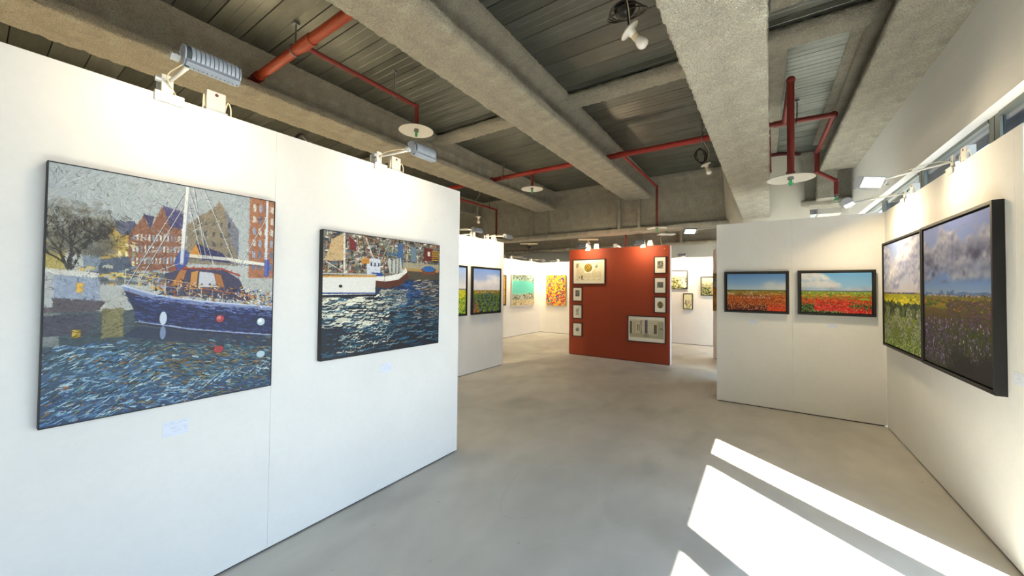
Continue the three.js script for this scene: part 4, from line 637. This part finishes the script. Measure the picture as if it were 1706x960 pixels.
const lamp1 = lampProto(0.07); lamp1.userData = { label: 'lit clamp lamp in front of the window band, nearest to the camera', category: 'lamp', group: LG }; lamp1.position.set(1.165, TOP, -4.12); lamp1.rotation.y = Math.PI; lamp1.getObjectByName('head').rotation.y = -0.95; lamp1.getObjectByName('lamp_light').intensity *= 1.6;
const lamp2 = lampProto(0.03); lamp2.userData = { label: 'lit clamp lamp in front of the window band, nearer the white column', category: 'lamp', group: LG }; lamp2.position.set(1.165, TOP, -5.25); lamp2.rotation.y = Math.PI; lamp2.getObjectByName('head').rotation.set(0, -0.25, 1.12, 'YXZ'); lamp2.getObjectByName('lamp_light').intensity *= 5;
lampAt('clamp lamp on the red partition, above the wide plan drawing', -3.36, -8.08, -Q, 0.6, 0, 2.6);
lampAt('clamp lamp on the red partition, right half', -2.12, -8.08, -Q, 0.6, 0, 2.6);
lampAt('clamp lamp above the turquoise painting, left of the two', -6.62, -9.75, 0, 1.05, 0, 8);
lampAt('clamp lamp above the turquoise painting, right of the two', -6.62, -10.95, 0, 1.05, 0, 8);
lampAt('clamp lamp on the back partition above the flower canvas', -5.9, -11.54, -Q, 1.05, 0, 8);
lampAt('lit clamp lamp left of the right partition edge on a thin arm', -0.54, -6.6, Math.PI, 0.85, -0.95);
lampAt('clamp lamp on the back partition, right of the red partition', -1.9, -11.54, -Q, 1.0, 0, 8);
for (const [z, l] of [[0.6, 'nearest'], [-1.1, 'middle'], [-2.8, 'farthest']]) lampAt(`${l} of three clamp lamps deep in the left room, screened by the long partition`, -6.62, z, 0, 1.25, 0, 42);
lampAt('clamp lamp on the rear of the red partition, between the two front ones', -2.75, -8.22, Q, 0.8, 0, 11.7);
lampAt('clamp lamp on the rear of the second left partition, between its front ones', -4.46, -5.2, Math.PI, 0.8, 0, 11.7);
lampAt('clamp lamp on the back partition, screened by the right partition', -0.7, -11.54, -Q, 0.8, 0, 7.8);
// supply boxes clamped beside the lamps
{
  const t = thing('supply_box', 'x', 'power supply'), pr2 = rbox(0.05, 0.105, 0.085, 0.004, -0.045, 0.064, 0);
  mesh('case', pr2, lampWhite, t); mesh('foot', rbox(0.09, 0.012, 0.095, 0.003, -0.05, 0.006, 0), lampGrey, t);
  mesh('logo_dot', new THREE.CylinderGeometry(0.008, 0.008, 0.002, 16).rotateZ(Math.PI / 2).translate(-0.019, 0.097, 0), std({ color: 0x5c2a34, roughness: 0.5 }), t);
  mesh('cable', wire([[-0.045, 0.03, 0.045], [-0.03, 0.085, 0.052], [-0.02, 0.06, 0.056], [-0.03, 0.012, 0.056], [-0.06, 0.008, 0.056]], 0.0035), cream, t);
  mesh('cable', wire([[-0.045, 0.03, -0.045], [-0.03, 0.08, -0.055], [-0.015, 0.05, -0.062], [-0.02, 0.01, -0.066], [-0.05, 0.005, -0.08]], 0.0035), cream, t);
  t.userData.label = 'white supply box beside the nearest lamp on the long left partition'; t.userData.group = 'supply boxes on the partition tops'; t.position.set(-2.407, TOP, -0.735);
  const at = (l, x, z, a) => copyOf(t, l, [x, TOP, z], a);
  at('white supply box beside the boats painting lamp, long left partition', -2.407, -1.915, 0);
  at('white supply box beside the lamp above the green field', -4.36, -5.83, 0);
  at('white supply box on the red partition beside the left lamp', -3.17, -8.08, -Q);
  at('white supply box on the red partition near its right end', -1.98, -8.08, -Q);
  at('pale supply box before the window band, beside the nearest lit lamp', 1.165, -3.98, Math.PI);
  at('pale supply box before the window band, beside the farther lit lamp', 1.165, -5.1, Math.PI);
}

// ------------------------------------------------------------------ red sprinkler pipes under the deck
const pipe = (name, pts, r, mat, t) => { for (let k = 0; k + 1 < pts.length; k++) mesh(name, rod(pts[k], pts[k + 1], r, 18), mat, t); };
function elbow(p, r, mat, t) { mesh('elbow', new THREE.SphereGeometry(r, 18, 12).translate(...p), mat, t); }
function coupling(p, dir, r, mat, t, L = 0.07) { const d = new THREE.Vector3(...dir).multiplyScalar(L / 2).toArray(); mesh('coupling', rod([p[0] - d[0], p[1] - d[1], p[2] - d[2]], [p[0] + d[0], p[1] + d[1], p[2] + d[2]], r, 18), mat, t); }
function sprinkler(p, t, shield = 0.205) {   // p: lower end of the drop pipe
  const s = new THREE.Group(); s.name = 'sprinkler_head'; s.position.set(...p); t.add(s);
  if (shield) mesh('shield', new THREE.LatheGeometry([[0.02, 0.012], [shield * 0.6, 0.006], [shield * 0.93, -0.006], [shield, -0.014], [shield * 0.995, -0.017], [shield * 0.92, -0.009], [shield * 0.6, 0.002], [0.02, 0.008]].map((q) => new THREE.Vector2(...q)), 56), discWhite, s);
  mesh('socket', new THREE.CylinderGeometry(0.026, 0.03, 0.03, 18).translate(0, -0.006, 0), zinc, s);
  mesh('bulb', new THREE.CapsuleGeometry(0.015, 0.04, 6, 14).translate(0, -0.052, 0), greenGlass, s);
  mesh('deflector', new THREE.TorusGeometry(0.022, 0.004, 6, 18, Math.PI).rotateX(Math.PI).translate(0, -0.05, 0), greenGlass, s);
}
const hanger = (p, r, t) => mesh('hanger', mergeGeometries([new THREE.TorusGeometry(r + 0.006, 0.006, 8, 22).rotateY(Math.PI / 2).translate(...p), rod([p[0], p[1] + r, p[2]], [p[0], DECK, p[2]], 0.008, 8), box(0.05, 0.02, 0.05, p[0], DECK - 0.012, p[2])]), zinc, t);
{
  const t = thing('sprinkler_pipe', 'thick orange red pipe with a branch and white disc over the left partition', 'pipe');
  pipe('main_pipe', [[-4.66, 3.75, -1.685], [-2.3, 3.75, -1.685]], 0.044, pipeOrange, t);
  coupling([-3.42, 3.75, -1.685], [1, 0, 0], 0.052, pipeOrange, t, 0.2); coupling([-4.42, 3.75, -1.685], [1, 0, 0], 0.052, pipeRed, t, 0.1);
  pipe('branch_pipe', [[-3.486, 3.75, -1.7], [-3.486, 3.75, -3.035]], 0.023, pipeRed, t); elbow([-3.486, 3.75, -3.035], 0.031, pipeRed, t);
  pipe('drop_pipe', [[-3.486, 3.75, -3.035], [-3.486, 3.47, -3.035]], 0.023, pipeRed, t); sprinkler([-3.486, 3.46, -3.035], t);
  hanger([-3.62, 3.75, -1.685], 0.046, t); hanger([-3.486, 3.75, -2.7], 0.023, t);
}
{
  const t = thing('sprinkler_pipe', 'long bright red pipe across the far ceiling with hanging white discs', 'pipe'), y = 3.75, z = -5.985;
  pipe('main_pipe', [[-6.27, y, z], [-0.05, y, z]], 0.042, pipeBright, t); coupling([-1.92, y, z], [1, 0, 0], 0.05, pipeBright, t, 0.14); coupling([-3.62, y, z], [1, 0, 0], 0.05, pipeBright, t, 0.14); coupling([-4.6, y, z], [1, 0, 0], 0.05, pipeRed, t, 0.1);
  pipe('drop_pipe', [[-3.62, y, z], [-3.62, 3.45, z]], 0.023, pipeRed, t); sprinkler([-3.62, 3.44, z], t);
  pipe('branch_pipe', [[-1.91, y, z], [-1.88, y, -8.27]], 0.023, pipeBright, t); elbow([-1.88, y, -8.27], 0.031, pipeRed, t); pipe('drop_pipe', [[-1.88, y, -8.27], [-1.88, 2.88, -8.27]], 0.024, pipeRed, t); sprinkler([-1.88, 2.87, -8.27], t);
  pipe('branch_pipe', [[-6.26, y, z], [-6.22, y, -8.36]], 0.023, pipeBright, t); elbow([-6.22, y, -8.36], 0.031, pipeRed, t); pipe('drop_pipe', [[-6.22, y, -8.36], [-6.22, 2.93, -8.36]], 0.024, pipeRed, t); sprinkler([-6.22, 2.92, -8.36], t);
  hanger([-0.73, y, z], 0.042, t); hanger([-4.3, y, z], 0.042, t); hanger([-6.23, y, -8.05], 0.023, t);
  pipe('tail_pipe', [[-2.76, 2.86, -8.95], [-2.76, 2.5, -8.95]], 0.022, pipeRed, t);
}
{
  const t = thing('sprinkler_pipe', 'dark red pipes beside the white column, with long drop and wide disc', 'pipe'), y = 3.75;
  pipe('main_pipe', [[0.06, y, -5.97], [0.735, y, -6.03]], 0.032, pipeRed, t); elbow([0.735, y, -6.03], 0.042, pipeRed, t); coupling([0.2, y, -5.98], [1, 0, 0], 0.042, pipeRed, t, 0.16); elbow([0.06, y, -5.97], 0.042, pipeRed, t);
  pipe('drop_pipe', [[0.06, y, -5.97], [0.07, 3.13, -5.97]], 0.026, pipeRed, t); elbow([0.07, 3.13, -5.97], 0.03, pipeRed, t);
  pipe('branch_pipe', [[0.235, y, -5.98], [0.245, y, -4.8]], 0.03, pipeRed, t); elbow([0.245, y, -4.8], 0.042, pipeRed, t);
  pipe('drop_pipe', [[0.245, y, -4.8], [0.24, 2.74, -4.8]], 0.032, pipeRed, t); sprinkler([0.24, 2.725, -4.8], t, 0.205); coupling([0.24, 2.76, -4.8], [0, 1, 0], 0.04, pipeRed, t, 0.05);
  pipe('branch_pipe', [[0.735, y, -6.03], [0.722, 3.78, -7.66]], 0.03, pipeRed, t); pipe('drop_pipe', [[0.722, 3.78, -7.66], [0.722, 3.47, -7.66]], 0.032, pipeRed, t); elbow([0.722, 3.78, -7.66], 0.036, pipeRed, t); elbow([0.722, 3.47, -7.66], 0.036, pipeRed, t);
  pipe('branch_pipe', [[0.722, 3.47, -7.66], [0.955, 3.29, -7.66]], 0.028, pipeRed, t); elbow([0.955, 3.29, -7.66], 0.036, pipeRed, t); pipe('drop_pipe', [[0.955, 3.29, -7.66], [0.954, 3.07, -7.66]], 0.028, pipeRed, t); sprinkler([0.954, 3.05, -7.66], t, 0);
  hanger([0.37, y, -6.0], 0.032, t);
}

// ------------------------------------------------------------------ bare lamp holders on loose cables, cable ring, cameras, grille
function holder(label, p, tilt, turn, cablePts, coil) {
  const t = thing('pendant_bulb', label, 'bulb holder', p, turn, 'bare lamp holders hanging from the deck'), h = new THREE.Group(); h.name = 'lamp_holder'; h.rotation.z = tilt; t.add(h);
  mesh('rose', new THREE.LatheGeometry([[0, 0.012], [0.03, 0.012], [0.068, 0.004], [0.074, -0.006], [0.07, -0.012], [0.03, -0.018], [0.026, -0.05], [0, -0.05]].map((q) => new THREE.Vector2(...q)).reverse(), 40), porcelain, h);
  mesh('socket', new THREE.CylinderGeometry(0.024, 0.03, 0.05, 24).translate(0, -0.06, 0), std({ color: 0xd8c9a8, roughness: 0.4 }), h);
  mesh('bulb', new THREE.LatheGeometry([[0, -0.172], [0.018, -0.169], [0.034, -0.157], [0.041, -0.138], [0.039, -0.118], [0.031, -0.098], [0.026, -0.08], [0, -0.08]].map((q) => new THREE.Vector2(...q)), 32), bulbGlass, h);
  mesh('cable', wire(cablePts, 0.006), blackPlastic, t); mesh('cable', wire(cablePts.map((q) => [q[0] + 0.008, q[1], q[2] + 0.004]), 0.004), cream, t);
  if (coil) mesh('coil', mergeGeometries([0, 1, 2].map((k) => new THREE.TorusGeometry(coil[3] + k * 0.008, 0.006, 8, 36).rotateY(0.5 + k * 0.25).translate(coil[0], coil[1], coil[2]))), blackPlastic, t);
  return t;
}
holder('bare white bulb holder hanging askew near the deep girder, nearest one', [-0.775, 3.37, -2.58], 0.75, 0.5, [[0, 0.0, 0], [-0.02, 0.15, 0.02], [-0.05, 0.35, -0.02], [-0.06, 0.6, -0.05], [-0.06, 0.65, -0.05]]);
holder('bare white bulb holder with a coiled cable under the red pipe', [-0.735, 3.5, -6.42], 0.35, 0.2, [[0, 0, 0], [0.03, 0.2, 0.0], [-0.04, 0.36, 0.02], [-0.02, 0.52, 0.0]], [-0.07, 0.14, 0, 0.1]);
holder('bare bulb holder hanging upright on a thin cable above the second partition', [-5.84, 3.31, -7.1], 0, 0, [[0, 0, 0], [-0.05, 0.2, 0], [0.07, 0.3, 0.02], [-0.08, 0.42, 0], [0.04, 0.56, 0], [-0.06, 0.71, 0]]);
{
  const t = thing('ceiling_cable_ring', 'black round fitting with coiled cable at the top edge of the photo', 'cable', [-0.9, 3.72, -2.88]);
  mesh('cap', new THREE.SphereGeometry(0.085, 28, 14, 0, 7, 0, Math.PI / 2).rotateX(Math.PI).translate(0, 0.06, 0), blackPlastic, t); mesh('stem', rod([0, 0.06, 0], [0, 0.3, 0], 0.02), zinc, t);
  mesh('coil', mergeGeometries([0, 1, 2].map((k) => new THREE.TorusGeometry(0.11 + k * 0.02, 0.005, 8, 40).rotateX(Math.PI / 2 + 0.2 * k).translate(0.01 * k, 0.03 - 0.02 * k, 0))), blackPlastic, t);
}
{
  const arm = (label, p, turn, mat, ball) => { const t = thing('ceiling_camera', label, 'camera', p, turn); mesh('bracket', rbox(0.5, 0.035, 0.1, 0.008, 0, 0.0, 0), cream, t); mesh('stem', rod([0, 0, 0], [0, -0.07, 0], 0.018), cream, t); mesh('dome', new THREE.SphereGeometry(0.055, 24, 16).translate(0, -0.1, 0), ball, t); return t; };
  arm('black dome camera under the back girder, left of the red partition', [-5.5, 2.81, -8.95], 0.5, cream, blackPlastic);
  arm('white dome camera under the back girder, above the red partition', [-3.72, 2.81, -8.95], 0.5, cream, porcelain);
  const t = thing('emergency_light', 'flat white emergency light under the girder at the red partition', 'light fitting', [-1.78, 2.77, -8.7], 0.5); mesh('case', rbox(0.36, 0.03, 0.14, 0.008), lampWhite, t); mesh('cable', wire([[-0.12, 0, 0], [-0.2, -0.2, 0.3], [-0.22, -0.38, 0.6]], 0.005), cream, t); mesh('stem', rod([0, 0, 0], [0, 0.1, 0], 0.012), zinc, t);
  const g = thing('air_grille', 'small slatted air grille behind the white column', 'grille', [0.72, 3.06, -9.4]); mesh('frame', mergeGeometries([rbox(0.36, 0.012, 0.03, 0.003, 0, 0.006, 0), rbox(0.36, 0.012, 0.03, 0.003, 0, 0.16, 0), rbox(0.012, 0.166, 0.03, 0.003, -0.174, 0.083, 0), rbox(0.012, 0.166, 0.03, 0.003, 0.174, 0.083, 0)]), lampWhite, g);
  for (let k = 0; k < 13; k++) mesh('slat', rbox(0.01, 0.15, 0.02, 0.002, -0.15 + k * 0.025, 0.083, 0), lampWhite, g); mesh('duct', span(-0.17, 0.17, 0.01, 0.16, -0.6, -0.015), lampGrey, g); mesh('duct_casing', span(0.18, 0.62, 0.0, 0.2, -0.7, -0.02), shellMat, g);
  mesh('hanger', mergeGeometries([rod([-0.15, 0.16, -0.3], [-0.15, 0.96, -0.3], 0.008, 8), rod([0.4, 0.16, -0.3], [0.4, 0.96, -0.3], 0.008, 8)]), zinc, g);
}
{
  const t = thing('cable', 'short black hose curving up behind the long left partition', 'cable', [-2.95, 2.2, -1.37]);
  mesh('hose', wire([[0, 0, 0], [0, 0.3, 0], [0, 0.46, -0.015], [-0.02, 0.52, -0.06], [-0.06, 0.53, -0.12], [-0.2, 0.5, -0.25]], 0.014), blackPlastic, t); mesh('clip', rbox(0.05, 0.02, 0.05, 0.004, 0, 0.02, 0), zinc, t); mesh('bracket', rbox(0.5, 0.012, 0.03, 0.003, 0.22, 0.01, 0), zinc, t);
}

scene.traverse((o) => { if (o.isMesh) { o.castShadow = true; o.receiveShadow = true; } });
renderer.render(scene, camera);
